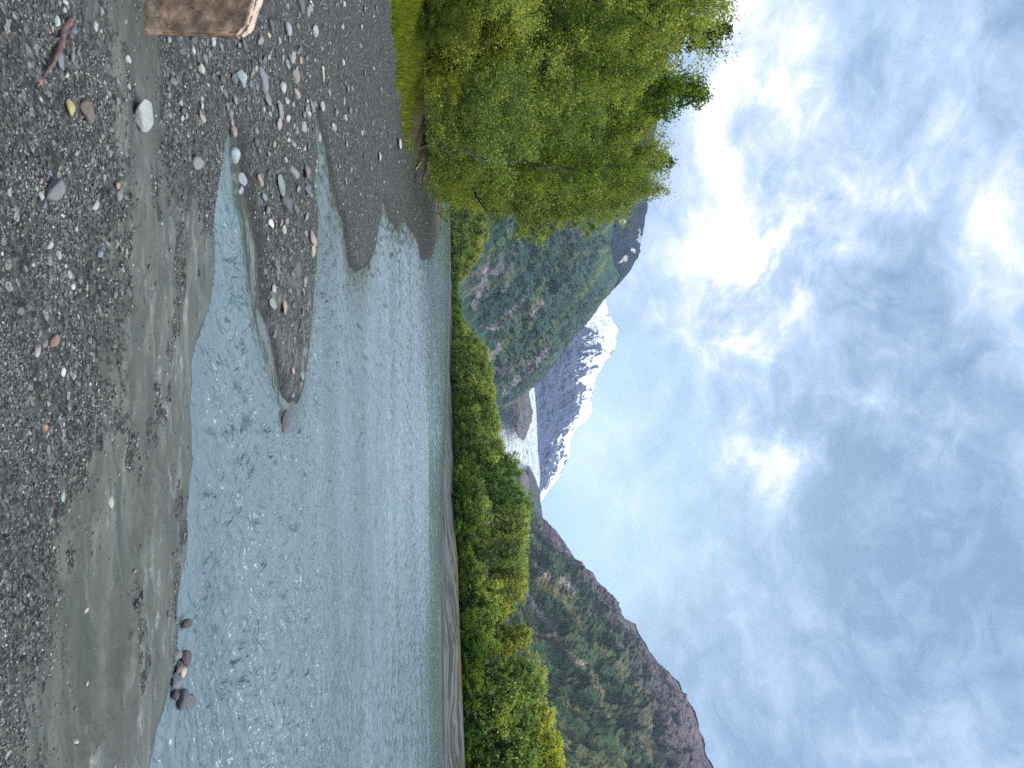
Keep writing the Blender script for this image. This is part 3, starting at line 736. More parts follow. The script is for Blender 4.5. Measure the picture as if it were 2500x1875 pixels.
# ---- near left grove: (Y, distance, top X, proto, width, tint, label)
G1, G2, G3 = (1.25, 1.18, 1.6), (.92, 1.05, 1.7), (1.6, 1.35, 1.2)
near_trees = [
 (-60, 27, 1765, 2, 1.05, G1, 'tall leafy tree cut off by the top edge of the photo, above the stone bank'),
 (-6, 30, 1815, 4, 1.0, (.42, .48, .5), 'sparse tall tree at the frame edge whose top shows dark leaf clumps against the sky'),
 (56, 31, 1690, 3, 1.1, (.6, .72, .7), 'bushy tree just inside the frame edge between the two tallest tops'),
 (112, 32, 1800, 4, 1.1, (.42, .5, .5), 'tallest tree of the left grove with an open airy crown seen against sky'),
 (150, 28, 1640, 0, .95, G1, 'full green tree in front of the tallest airy tree'),
 (205, 33, 1755, 3, .95, (.6, .75, .65), 'pointed tree with a narrow dense tip beside the tallest airy tree'),
 (245, 31, 1685, 4, 1.1, (.5, .62, .6), 'thin crowned tree right of the pointed tree, sky showing through its leaves'),
 (285, 36, 1625, 0, .9, G1, 'broad tree near the middle of the left grove with a yellowish crown'),
 (330, 38, 1596, 2, .9, G1, 'rounded olive green tree left of the tree with the tufted tip'),
 (374, 42, 1655, 4, .85, (.45, .56, .52), 'tree with a tufted tip standing alone above the grove edge'),
 (405, 44, 1585, 0, .9, G1, 'leafy tree right of the tufted tip, its crown touching the dark ridge'),
 (425, 48, 1570, 0, .95, G1, 'dense tree near the river end of the left grove below the dark ridge'),
 (450, 52, 1490, 1, .85, G3, 'yellow green tree second from the river end of the left grove'),
 (480, 58, 1390, 1, .7, G1, 'last and lowest full tree at the river end of the left grove'),
 (350, 34, 1480, 1, 1.1, G2, 'dark green tree filling the middle of the left grove'),
 (90, 26, 1520, 2, 1.0, G1, 'middle height rounded tree standing in front at the frame edge'),
 (186, 25.2, 1600, 5, 1.0, (.8, .9, .8), 'thin crowned tree with a long dark bare trunk in the middle of the left grove'),
 (362, 30, 1580, 5, 1.0, (.8, .9, .8), 'thin crowned tree with a dark forked trunk near the tufted tip'),
 (75, 24.6, 1560, 5, .9, (.8, .9, .8), 'slender tree with a dark trunk close to the frame edge'),
 (215, 27, 1480, 2, 1.05, G2, 'middle height bluish green tree in front of the pointed tree'),
]
for (Y, D, X, pi, wd, tn, lb) in near_trees:
    plant_px('cottonwood_tree', NTREE[pi], Y, D, X, 12, wide=wd, tint=tn, label=lb, group='trees of the left grove')
near_bushes = [(-40, 22, 1260, 0, 1.2, G3, 'bright willow bush rising at the frame edge behind the grass strip'), (30, 22.5, 1300, 1, 1.2, G1, 'large green willow bush just inside the frame edge'),
 (90, 23, 1250, 0, 1.3, G3, 'bright yellow green willow bush behind the widest grass'), (150, 24, 1290, 1, 1.3, G2, 'dark willow bush behind the end of the grass strip'),
 (60, 21, 1160, 0, 1.0, (.9, .8, .8), 'low half bare bush with reddish twigs behind the grass'), (210, 25.5, 1270, 0, 1.1, G1, 'wide willow bush above the bare brown soil'),
 (265, 28, 1310, 1, 1.05, G2, 'deep green bush above the pale driftwood log'), (180, 23.5, 1140, 1, 1.1, G3, 'low yellow bush hanging over the bare soil'),
 (320, 31, 1270, 0, 1.2, G1, 'rounded bush right of the pale driftwood log'), (370, 35, 1250, 0, 1.0, G3, 'lime green bush low on the bank beyond the log'),
 (415, 43, 1260, 1, .9, G1, 'bush between the lime green bush and the leaning dead limb'), (440, 50, 1220, 0, .8, G2, 'dark bush near the river end of the left bank'),
 (470, 60, 1175, 1, .8, (.8, .9, .6), 'last bush of the left bank, above the gravel point'), (120, 25, 1400, 1, .95, G1, 'tall spreading willow in front of the grove trunks'),
 (250, 30, 1420, 0, .9, G1, 'tall round willow in the middle of the grove front'), (375, 40, 1390, 0, .85, G1, 'tall willow close to the river end of the grove'),
 (20, 25, 1420, 0, .95, G3, 'tall bright willow at the frame edge of the grove'), (300, 29, 1180, 1, 1.0, G1, 'small low bush beside the pale driftwood log'),
 (350, 33, 1160, 0, 1.0, G2, 'small dark bush at the bank foot below the lime green bush'), (325, 34, 1380, 1, .9, G3, 'tall yellowish willow left of the fallen limb')]
for (Y, D, X, pi, wd, tn, lb) in near_bushes:
    plant_px('willow_bush', NBUSH[pi], Y, D, X, 4, wide=wd, tint=tn, label=lb, cat='bush', group='bushes under the left grove')

# ---- far bank treeline, tops traced
FAR_TOP = [(380, 1200), (500, 1190), (560, 1192), (600, 1180), (640, 1162), (680, 1132), (730, 1122), (765, 1120), (790, 1142), (808, 1156), (841, 1186), (878, 1199), (914, 1205), (947, 1212), (996, 1214), (1030, 1221), (1066, 1226),
 (1093, 1228), (1110, 1233), (1129, 1250), (1158, 1287), (1182, 1263), (1213, 1289), (1230, 1285), (1245, 1301), (1274, 1285), (1310, 1299), (1355, 1281), (1395, 1285), (1440, 1297), (1465, 1275), (1485, 1256), (1521, 1224),
 (1540, 1230), (1554, 1250), (1570, 1303), (1585, 1255), (1599, 1228), (1631, 1285), (1668, 1338), (1700, 1325), (1725, 1321), (1778, 1366), (1830, 1368), (1875, 1385), (1950, 1400)]
ft = np.array(FAR_TOP, float)
def farD(Y): return float(np.interp(Y, [380, 500, 770, 900, 1050, 1200, 1400, 1600, 1875, 2000], [430, 400, 270, 205, 170, 142, 128, 118, 113, 112]))
special = {1158: 'pointed dark tree rising highest in front of the glacier snout', 1245: 'tall tree whose tip reaches the upper edge of the ice, right of the pointed one',
           1570: 'narrow free standing tree poking above the gap in the far treeline', 1668: 'tall cottonwood peak right of the gap in the far treeline',
           1440: 'tall leafy tree at the left edge of the big gap in the far treeline', 1213: 'tree between the pointed dark tree and the tall tip at the ice edge'}
Ys = []
y0 = 392.0
while y0 < 1960:
    Ys.append(y0); y0 += 3100/farD(y0)*random.uniform(.78, 1.1)
for k_ in special:
    Ys = [q for q in Ys if abs(q-k_) > 9]+[float(k_)]
def seg_name(Y):
    if Y < 790: return ('low hazy tree of the distant treeline under the left mountain', 'distant trees under the left mountain')
    if Y < 990: return ('yellow green tree of the far bank left of the glacier', 'far bank trees left of the glacier')
    if Y < 1200: return ('green tree of the far bank in front of the glacier', 'far bank trees in front of the glacier')
    if Y < 1480: return ('slender trunked tree of the far bank below the foot of the right mountain', 'far bank trees below the right mountain foot')
    if Y < 1620: return ('lower tree in the gap of the far treeline', 'far bank trees in the gap')
    return ('large leafy tree of the far bank below the right mountain', 'far bank trees below the right mountain')
for Y in sorted(Ys):
    Xt = float(np.interp(Y, ft[:, 0], ft[:, 1])); D = farD(Y)
    lb, gp = seg_name(Y)
    thin = 1130 < Y < 1480
    pi = 1 if Y == 1158 else (random.choice([3, 4, 4]) if thin else random.choice([0, 2, 0, 1]))
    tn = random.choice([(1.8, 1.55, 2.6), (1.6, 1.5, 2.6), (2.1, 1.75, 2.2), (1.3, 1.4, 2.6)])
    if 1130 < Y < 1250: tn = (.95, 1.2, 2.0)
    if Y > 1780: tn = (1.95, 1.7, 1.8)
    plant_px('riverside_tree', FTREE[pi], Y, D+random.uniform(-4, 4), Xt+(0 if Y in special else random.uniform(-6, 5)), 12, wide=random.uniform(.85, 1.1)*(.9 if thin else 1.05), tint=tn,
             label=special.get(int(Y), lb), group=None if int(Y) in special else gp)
# second, lower row in front and gap fillers
y0 = 400.0
while y0 < 1960:
    D = farD(y0)-random.uniform(2, 6)
    Xt = float(np.interp(y0, ft[:, 0], ft[:, 1])); hb = float(1107+.012*(y0-500))
    fr = random.uniform(.45, .8) if not (1150 < y0 < 1450) else random.uniform(.35, .45)
    lb, gp = seg_name(y0)
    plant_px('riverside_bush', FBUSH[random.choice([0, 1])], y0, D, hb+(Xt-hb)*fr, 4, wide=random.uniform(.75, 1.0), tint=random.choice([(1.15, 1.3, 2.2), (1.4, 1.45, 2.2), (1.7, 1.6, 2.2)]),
             label='bushy undergrowth before the '+lb.split(' of the ')[0]+'s, '+gp, cat='bush', group='undergrowth before the '+gp)
    y0 += 3000/D*random.uniform(.7, 1.05)
y0 = 400.0
while y0 < 1960:      # low dark shrubs along the foot of the treeline
    D = farD(y0)-random.uniform(5, 9)
    p = at(np.array(1100.), np.array(y0), np.array(D))
    lb, gp = seg_name(y0)
    plant('shrub', FBUSH[random.choice([0, 1])], float(p[0]), float(D), random.uniform(2.0, 3.6), 4, wide=random.uniform(1.0, 1.4), tint=random.choice([(.5, .8, .65), (.65, .9, .65), (.85, 1.05, .75)]),
          label='low dark shrub at the foot of the '+gp, cat='shrub', group='shrubs at the foot of the '+gp)
    y0 += 3300/D*random.uniform(.8, 1.1)

# ---- leaning dead limbs in the left grove
def limb(name, pts, rads, label, mat, kids=()):
    P = np.array(pts, float); q = np.linspace(0, 1, len(P)); qq = np.linspace(0, 1, 16)
    PP = np.stack([np.interp(qq, q, P[:, j]) for j in range(3)], -1); c0 = PP[0].copy()
    PP = PP+np.cumsum(rng.normal(size=PP.shape), 0)*rads[0]*.15
    paths = [(PP-c0, np.interp(qq, [0, 1], rads))]
    for kd in kids: paths.append((np.array(kd, float)-c0, np.linspace(rads[1]*1.5, rads[1]*.5, len(kd))))
    Vt, Ft = tubes(paths)
    o = link(name, np_mesh(name, Vt, Ft, True, mats=[mat]), loc=tuple(c0))
    tag(o, label, 'dead branch' if name != 'driftwood_log' else 'driftwood')
    return o
A = lambda X, Y, D: at(np.array(float(X)), np.array(float(Y)), np.array(float(D)))
limb('dead_limb', [A(1145, 448, 40), A(1160, 470, 40), A(1170, 488, 39.5), A(1195, 520, 39)], (.09, .03), 'dark bare limb leaning out from the river end of the left grove', bark_mat,
     kids=[[A(1165, 480, 40), A(1172, 484, 40), A(1185, 500, 39.5)]])

# ------------------------------------------------------------------ stones
def ico(sub):
    import bmesh
    bm = bmesh.new(); bmesh.ops.create_icosphere(bm, subdivisions=sub, radius=1.0)
    V_ = np.array([v_.co[:] for v_ in bm.verts]); F_ = np.array([[v_.index for v_ in f.verts] for f in bm.faces]); bm.free()
    return V_, F_
I1, I1F = ico(1); I2, I2F = ico(2); I3, I3F = ico(3)
def rough_unit(Vi, seed, amp, cuts, boxy=0.0):
    r = np.random.default_rng(seed); Vv = Vi.copy()
    for k_ in range(4):
        d = r.normal(size=3); d /= np.linalg.norm(d)
        Vv = Vv*(1+amp*np.sin(Vi@d*r.uniform(1.5, 3.5)+r.uniform(0, 6)))[:, None]
    for k_ in range(cuts):
        d = r.normal(size=3); d /= np.linalg.norm(d); lim = r.uniform(.55, .8)
        ex = np.maximum(Vv@d-lim, 0); Vv = Vv-ex[:, None]*d*.95
    return Vv
mt, n = material('river_stone')
tcn = n.node('ShaderNodeTexCoord').outputs['Object']; oi = n.node('ShaderNodeObjectInfo')
v_ = n.vm('ADD', tcn, n.vm('SCALE', oi.outputs['Location'], sc_=7.0))
sn = n.noise(v_, 2.2, 6, .65, .3); sn2 = n.noise(v_, 14, 3, .7)
c = n.mix(n.rng(sn, .35, .65, 0, .55), oi.outputs['Color'], n.mix(.5, oi.outputs['Color'], (.10, .11, .12)))
c = n.mix(n.rng(sn2, .52, .7, 0, .5), c, n.vm('SCALE', oi.outputs['Color'], sc_=1.5))
finish(n, c, .62, n.bump(n.math('ADD', sn, n.math('MULTIPLY', sn2, .35)), .5, .12), spec=.4)
stone_mat = mt
PROTO = []
for k_ in range(8): PROTO.append(np_mesh('stone', rough_unit(I3, 100+k_, .075, 4), I3F, True, mats=[stone_mat]))          # rounded
ANG = []
for k_ in range(5): ANG.append(np_mesh('stone', rough_unit(I3, 200+k_, .06, 9), I3F, False, mats=[stone_mat]))
for me_ in ANG: me_.polygons.foreach_set('use_smooth', np.ones(len(me_.polygons), bool))

def hit(X, Y):
    z = 0.0
    for _ in range(8):
        p = onz(np.array(float(X)), np.array(float(Y)), z); z = float(ground_h(p[:1], p[1:2])[0])
    return float(p[0]), float(p[1]), z
def stone(X, Y, hpx, wpx, color, label, ang=False, k=None, sink=.3, flat=None, rot=None, depth=1.0, group=None, water=False):
    """(X, Y) its centre in the photo, hpx its upright size and wpx its sideways size there"""
    x, y, z = hit(X-hpx*.25, Y)
    if water: z = .015; p = onz(np.array(float(X-hpx*.3)), np.array(float(Y)), 0.0); x, y = float(p[0]), float(p[1])
    D = y
    sw = wpx/F*D*.5
    seen = hpx/F*D                               # seen height mixes depth (foreshortened) and height
    el = math.atan2(EYE[2]-z, D)
    hz = sw*.62 if flat is None else sw*flat
    hz = min(hz, seen*.5/math.cos(el)*.85)
    dp = max(math.sqrt(max((seen*.5)**2-(hz*math.cos(el))**2, 0))/max(math.sin(el), .05), sw*.6)
    dp = min(dp, sw*1.4)*depth
    me_ = (ANG if ang else PROTO)[(k if k is not None else int(rng.integers(100))) % (5 if ang else 8)]
    o = link('stone', me_, loc=(x, y+dp*.3, z+hz*(1-sink)-.004))
    o.scale = (sw, dp, hz); o.rotation_euler = (rng.normal()*.08, rng.normal()*.08, (rng.normal()*.3 if rot is None else rot))
    gm = sum(color)/3; o.color = (*[gm+(q_-gm)*.75 for q_ in color], 1)
    tag(o, label, 'stone', group)
    return o
PG, WH, DG, PK, RB, SL, VI, OR, TN, TE = (.30, .33, .33), (.50, .50, .46), (.045, .05, .058), (.30, .21, .19), (.22, .10, .075), (.11, .16, .20), (.10, .095, .12), (.38, .20, .11), (.32, .27, .20), (.14, .21, .20)
S = [
 (345, 272, 52, 92, (.27, .30, .30), 'largest pale grey angular stone on the foreground mud', dict(ang=True, k=1, flat=.5)),
 (170, 258, 28, 38, (.40, .36, .10), 'stone with a yellow face on the dark foreground gravel', dict(ang=True, k=2)),
 (210, 271, 36, 46, (.13, .095, .08), 'dull brown stone touching the yellow faced stone', dict(ang=True, k=3)),
 (125, 468, 38, 66, (.16, .165, .18), 'large smooth violet grey cobble low in the foreground gravel', dict(k=0)),
 (100, 478, 14, 22, PG, 'small pale stone left of the large violet grey cobble', {}), (89, 460, 10, 18, TN, 'cream pebble at the frame edge by the violet grey cobble', {}),
 (99, 444, 10, 16, PK, 'pinkish pebble above the violet grey cobble', {}), (287, 451, 18, 20, OR, 'orange red rounded stone on the gravel right of the mud', dict(k=3)),
 (230, 503, 16, 30, PG, 'light grey oval stone below the orange red stone', {}), (484, 396, 30, 42, (.17, .18, .17), 'round two toned stone set in the wet mud by the inlet', dict(k=4)),
 (450, 268, 18, 20, (.08, .09, .09), 'small dark stone sunk in its own hollow in the mud', {}), (568, 317, 20, 32, (.24, .18, .16), 'pinkish brown stone at the very tip of the near inlet', dict(k=1)),
 (680, 303, 22, 28, (.33, .26, .25), 'pale pink angular stone on the spit gravel', dict(ang=True, k=0)), (612, 378, 34, 40, (.24, .32, .34), 'pale blue green angular boulder at the start of the spit', dict(ang=True, k=4)),
 (590, 437, 20, 40, (.20, .23, .28), 'bluish oval stone at the water side of the spit', {}), (684, 447, 20, 52, TE, 'long flat teal slate stone on the spit', dict(flat=.25)),
 (750, 415, 34, 34, (.15, .14, .15), 'grey brown slab at the mouth of the second inlet', dict(ang=True, k=2)), (717, 418, 20, 32, (.17, .18, .20), 'smooth grey stone left of the grey brown slab', {}),
 (697, 490, 28, 44, (.07, .075, .09), 'dark domed boulder half buried in the spit', dict(k=5)), (722, 508, 14, 24, (.09, .10, .115), 'dark smooth stone right of the domed boulder', {}),
 (636, 440, 18, 24, (.30, .20, .14), 'tan orange stone beside the bluish oval stone', {}), (613, 465, 16, 26, (.22, .25, .29), 'bluish grey stone near the spit water line', {}),
 (764, 582, 16, 44, (.27, .20, .17), 'long pinkish flat stone on the far edge of the spit', dict(flat=.3)), (763, 610, 14, 30, (.32, .24, .20), 'second flat pink stone touching the long pinkish one', dict(flat=.35)),
 (666, 545, 14, 22, (.50, .49, .42), 'white wedge stone in the middle of the spit', dict(ang=True, k=3)), (692, 558, 18, 26, (.30, .29, .26), 'pale tan slab beside the white wedge stone', dict(ang=True, k=1)),
 (684, 545, 12, 20, PK, 'small pink stone between the white wedge and the tan slab', {}), (694, 746, 16, 38, (.33, .20, .17), 'pink pointed stone near the thin end of the spit', dict(ang=True, k=2)),
 (668, 742, 16, 34, (.20, .22, .20), 'grey green stone left of the pink pointed stone', {}), (683, 705, 12, 26, (.28, .33, .29), 'pale green stone above the pink pointed stone', {}),
 (695, 1030, 22, 64, (.075, .065, .095), 'dark purple lens shaped boulder in the water off the spit tip', dict(flat=.42, k=2, sink=.4, water=True, depth=.8, rot=0)),
 (448, 1527, 18, 26, (.05, .045, .06), 'single dark stone standing in the water left of the stone row', dict(water=True, k=6, flat=.8, sink=.3)),
 (447, 1606, 22, 42, (.075, .055, .075), 'dark purple stone heading the row at the waterline', dict(water=True, k=1, sink=.3)), (430, 1603, 18, 26, (.11, .15, .15), 'teal grey stone beside the dark purple heading stone', dict(water=True, k=2)),
 (432, 1632, 18, 26, (.17, .10, .09), 'reddish brown stone in the waterline row', dict(water=True, k=3)), (442, 1642, 12, 32, (.42, .34, .28), 'cream stone behind the reddish brown one', dict(water=True, k=4)),
 (424, 1666, 22, 42, (.11, .13, .17), 'blue grey oval stone with a white scar in the waterline row', dict(water=True, k=5)), (421, 1700, 16, 34, (.05, .045, .055), 'dark low stone between the blue grey one and the end pair', dict(water=True, k=7)),
 (437, 1715, 22, 50, (.06, .06, .08), 'long dark stone leaning on the biggest waterline boulder', dict(water=True, k=0)), (456, 1719, 30, 44, (.085, .085, .10), 'biggest dark boulder at the end of the waterline row', dict(water=True, k=4, flat=.7)),
 (132, 834, 20, 38, (.26, .13, .10), 'red brown oval cobble in the foreground gravel', dict(k=2)), (89, 855, 18, 34, (.36, .31, .31), 'pale pink cobble at the frame edge beside the red brown one', dict(k=3)),
 (178, 699, 12, 16, WH, 'small bright white stone in the foreground gravel', {}), (245, 616, 20, 22, (.17, .20, .26), 'blue grey stone at the edge of the mud', {}),
 (110, 1042, 14, 18, OR, 'orange pebble far down the foreground gravel', {}), (154, 910, 14, 20, WH, 'white pebble with a pink side', dict(ang=True, k=0)),
 (120, 600, 16, 22, (.36, .32, .32), 'pale stone with a dark hollow behind it', {}), (118, 630, 16, 34, (.17, .18, .18), 'grey flat stone under the pale one with the hollow', {}),
 (142, 620, 14, 26, (.30, .31, .31), 'light grey stone next to the flat grey one', {}), (140, 52, 14, 30, (.30, .42, .36), 'mint green pebble left of the driftwood stick', {}),
 (162, 3, 20, 16, (.36, .40, .36), 'pale stone cut by the frame edge above the mint pebble', {}), (158, 25, 10, 14, PG, 'small grey green stone near the mint pebble', {}),
 (232, 62, 12, 36, (.30, .34, .34), 'tall pale stone between the stick and the brown boulder', {}), (180, 75, 12, 22, (.11, .14, .18), 'slate blue stone beside the stick end', {}),
 (146, 140, 18, 46, (.13, .18, .20), 'slate blue flat stone half under the stick', dict(flat=.3)), (150, 160, 12, 26, (.15, .13, .14), 'dull flat stone below the stick', {}),
 (163, 184, 10, 16, (.34, .38, .34), 'pale pebble right of the stick tip', {}), (99, 198, 12, 16, (.30, .14, .10), 'red pebble at the stick tip', {}),
 (412, 95, 12, 18, PG, 'grey pebble closest to the brown boulder', {}), (440, 84, 12, 14, (.34, .25, .22), 'pinkish chip against the brown boulder', {}),
 (522, 99, 14, 24, (.36, .38, .35), 'light egg shaped stone beside the brown boulder', {}), (486, 168, 16, 26, (.38, .39, .36), 'whitish egg stone on the damp gravel right of the big grey stone', {}),
 (473, 122, 10, 22, (.34, .38, .34), 'small pale oblong stone between the two egg stones', {}), (657, 84, 12, 14, (.46, .38, .30), 'cream pebble among darker cobbles past the brown boulder', {}),
 (702, 66, 20, 34, (.24, .27, .31), 'bluish grey cobble past the brown boulder', {}), (767, 72, 16, 28, (.27, .27, .26), 'grey cobble near the dark hollow left of the second inlet', {}),
 (632, 98, 18, 26, (.22, .20, .19), 'brownish cobble near the cream pebble', {}), (733, 145, 14, 18, (.38, .24, .17), 'orange tan stone in the cobble field', {}),
 (715, 135, 12, 38, (.26, .23, .22), 'long brownish stone beside the orange tan one', {}), (640, 190, 26, 50, (.15, .17, .20), 'dark grey boulder with a shadow pit in the cobble field', dict(k=5)),
 (588, 190, 24, 36, (.22, .28, .31), 'blue grey angular stone at the edge of the foreground mud', dict(ang=True, k=3)), (786, 255, 16, 26, (.32, .33, .33), 'white faced stone with a dark side beyond the channel', {}),
 (748, 258, 14, 26, (.20, .17, .17), 'brownish stone at the thin end of the second channel', {}), (700, 244, 12, 20, (.32, .32, .30), 'pale stone half way along the spit head', {}),
 (702, 288, 14, 20, (.36, .38, .40), 'white grey stone right of the pale pink one', dict(ang=True, k=4)), (696, 388, 14, 18, (.27, .29, .29), 'rounded grey stone above the teal slate', {}),
 (797, 335, 12, 30, (.33, .22, .18), 'reddish stone across the second channel', {}), (812, 305, 12, 14, (.42, .36, .26), 'yellowish pebble across the second channel', {}),
 (742, 310, 12, 32, (.24, .25, .26), 'slanting grey flat stone on the bank of the second channel', {}), (1033, 352, 14, 34, (.42, .36, .34), 'long pale pinkish boulder at the foot of the left grove', dict(flat=.45)),
 (837, 150, 12, 16, (.36, .36, .34), 'pale stone on the far gravel bank', {}), (882, 64, 12, 12, (.40, .38, .36), 'whitish stone on the upper gravel bank near the frame edge', {}),
 (272, 1225, 14, 30, (.34, .34, .29), 'pale chip on the smooth mud right of the gravel', dict(ang=True, k=2, flat=.3)), (155, 1210, 12, 28, (.24, .33, .30), 'mint grey flat chip near the gravel end', dict(flat=.25)),
 (212, 1491, 10, 12, (.42, .40, .34), 'tiny cream pebble alone on the smooth mud', {}), (213, 1668, 8, 14, (.42, .40, .34), 'tiny white chip on the far right mud', {}), (187, 1812, 12, 14, (.30, .33, .29), 'small pale pebble beside the crack in the mud', {}),
]
taken = []
for (X, Y, hp, wp, cl, lb, kw) in S:
    o = stone(X, Y, hp*(1.3 if kw.get('water') and Y > 1100 else 1), wp, cl, lb, **kw); taken.append((o.location.x, o.location.y, o.scale.x))
# more cobbles, one object each
BINS = [
 ((85, 330), (0, 520), 40, (10, 20), 'foreground gravel under the stick', .3), ((85, 200), (520, 1100), 34, (9, 17), 'foreground gravel by the red brown cobble', .3),
 ((410, 600), (0, 300), 36, (11, 22), 'cobbles right of the brown boulder', .3), ((600, 770), (0, 280), 48, (11, 24), 'cobble field left of the second inlet', .3),
 ((590, 760), (300, 560), 22, (10, 20), 'spit gravel', .3), ((640, 750), (560, 930), 20, (8, 16), 'thin end of the spit', .3), ((780, 930), (0, 460), 34, (9, 15), 'far gravel bank before the grass', .3)]
tones = [('dark grey', (.085, .095, .105)), ('grey', (.16, .175, .18)), ('pale grey', (.30, .32, .31)), ('slate blue', (.13, .17, .21)), ('brownish', (.19, .16, .14)), ('pinkish', (.28, .21, .19))]
tw = np.array([.32, .32, .12, .10, .10, .04])
for (xr, yr, cnt, sr, wh, sk) in BINS:
    k_ = 0; tries = 0
    while k_ < cnt and tries < cnt*12:
        tries += 1
        X = rng.uniform(*xr); Y = rng.uniform(*yr); sz = rng.uniform(0, 1)**2.2*(sr[1]-sr[0])+sr[0]
        x, y, z = hit(X, Y)
        if z < .02 or any((x-a_)**2+(y-b_)**2 < (c_+sz/F*y*.6)**2 for a_, b_, c_ in taken): continue
        if 330 < X < 660 and Y < 90: continue
        ti = int(rng.choice(6, p=tw/tw.sum())); tn_, tc_ = tones[ti]
        f = rng.uniform(.8, 1.25)
        o = stone(X, Y, sz*rng.uniform(.7, 1.0), sz*rng.uniform(1.0, 1.6), tuple(q*f for q in tc_), f'{tn_} cobble among the {wh}', ang=bool(rng.uniform() < .5), group=f'{tn_} cobbles of the {wh}')
        taken.append((x, y, o.scale.x)); k_ += 1

# loose gravel: far too many to count, one object
def gravel_mesh(N, seed):
    r = np.random.default_rng(seed)
    # candidates spread evenly over the picture's ground, so that near pebbles are small and far ones larger
    X = r.uniform(-60, 1075, N*2); Y = r.uniform(-150, 2000, N*2)
    P = onz(X, Y, .12); x, y = P[:, 0], P[:, 1]
    h, dn_, df_, db_, land_, _ = ground_h(x, y, True)
    pt = fbm(x*.8, y*1.4, 4, 51)*.5
    g = gravel_zone(x, y, dn_, db_, pt)
    clump = sst(-.25, .45, fbm(x*2.2, y*3.0, 3, 57))
    keep = (h > .008) & (dn_ > .04) & (db_ < .3) & (r.uniform(0, 1, len(x)) < (g*(.14+.95*clump)+.014))
    keep &= ~((X > 340) & (X < 640) & (Y < 45))
    x, y, h = x[keep][:N], y[keep][:N], h[keep][:N]
    n_ = len(x)
    px = np.clip(r.lognormal(1.45, .42, n_), 2.2, 12)             # size in photo pixels
    sz = np.minimum(px/F*y*.5, .05+.04*sst(20, 50, y))
    bank = sst(9, 14, y); sz = sz*(1-.25*bank)
    V0, F0 = I1, I1F
    B = [rough_unit(I1, 300+i, .13, 2) for i in range(12)]
    B = np.stack(B); bi = r.integers(0, 12, n_)
    Vv = B[bi]*np.stack([sz*r.uniform(.9, 1.5, n_), sz*r.uniform(.7, 1.2, n_), sz*r.uniform(.45, .85, n_)], -1)[:, None, :]
    a_ = r.uniform(0, 6.28, n_); ca, sa = np.cos(a_)[:, None], np.sin(a_)[:, None]
    xx = Vv[..., 0]*ca-Vv[..., 1]*sa+x[:, None]; yy = Vv[..., 0]*sa+Vv[..., 1]*ca+y[:, None]
    z_ = Vv[..., 2]+(h+sz*.25)[:, None]
    k0 = len(V0)
    pal = np.array([(.06, .068, .075), (.10, .11, .115), (.16, .175, .175), (.26, .28, .27), (.13, .17, .20), (.20, .165, .14), (.30, .22, .18), (.46, .46, .42)])
    pc = np.array([.22, .26, .19, .12, .08, .06, .03, .04])
    c_ = pal[r.choice(8, n_, p=pc)]*r.uniform(.42, .98, (n_, 1))
    FF = (F0[None]+np.arange(n_)[:, None, None]*k0).reshape(-1, 3)
    return np.stack([xx, yy, z_], -1).reshape(-1, 3), FF, np.repeat(c_, k0, 0)
mt, n = material('loose_gravel_stone')
pos = n.node('ShaderNodeNewGeometry').outputs['Position']
finish(n, n.mix(n.rng(n.noise(pos, 120, 3, .7), .4, .7, 0, .4), n.attr('tint', 'Color'), (.05, .055, .06)), .6, n.bump(n.noise(pos, 220, 3), .4, .01), spec=.45)
GV, GF, GC = gravel_mesh(42000, 5)
tag(link('gravel', np_mesh('gravel', GV, GF, True, colattr=GC, mats=[mt])), 'loose grey gravel and pebbles strewn over the river beach', 'gravel', kind='stuff')

# ------------------------------------------------------------------ big brown boulder, cut by the frame
mt, n = material('rust_brown_rock')
tcn = n.node('ShaderNodeTexCoord').outputs['Object']
b1 = n.noise(tcn, 7, 7, .68, .4); b2 = n.noise(tcn, 45, 4, .7); b3 = n.noise(tcn, 2.5, 3)
c = n.ramp(b1, [(.3, (.045, .032, .025)), (.5, (.12, .080, .058)), (.7, (.25, .175, .125))])
c = n.mix(n.rng(b3, .5, .66, 0, .5), c, (.09, .10, .075))
rim = n.attr('rim')
ck = n.vor(n.vm('ADD', tcn, n.vm('SCALE', n.noise(tcn, 6, 4, out='Color'), sc_=.25)), 7, 'DISTANCE_TO_EDGE')
c = n.mix(n.math('MULTIPLY', n.rng(ck, .018, .0), n.rng(b3, .42, .55)), c, (.02, .015, .012))
c = n.mix(n.math('MULTIPLY', rim, n.rng(b1, .36, .6, .3, 1.0)), c, (.42, .34, .27))
finish(n, c, .8, n.bump(n.math('ADD', n.math('MULTIPLY', b1, .6), n.math('MULTIPLY', b2, .4)), .9, .02), spec=.3)
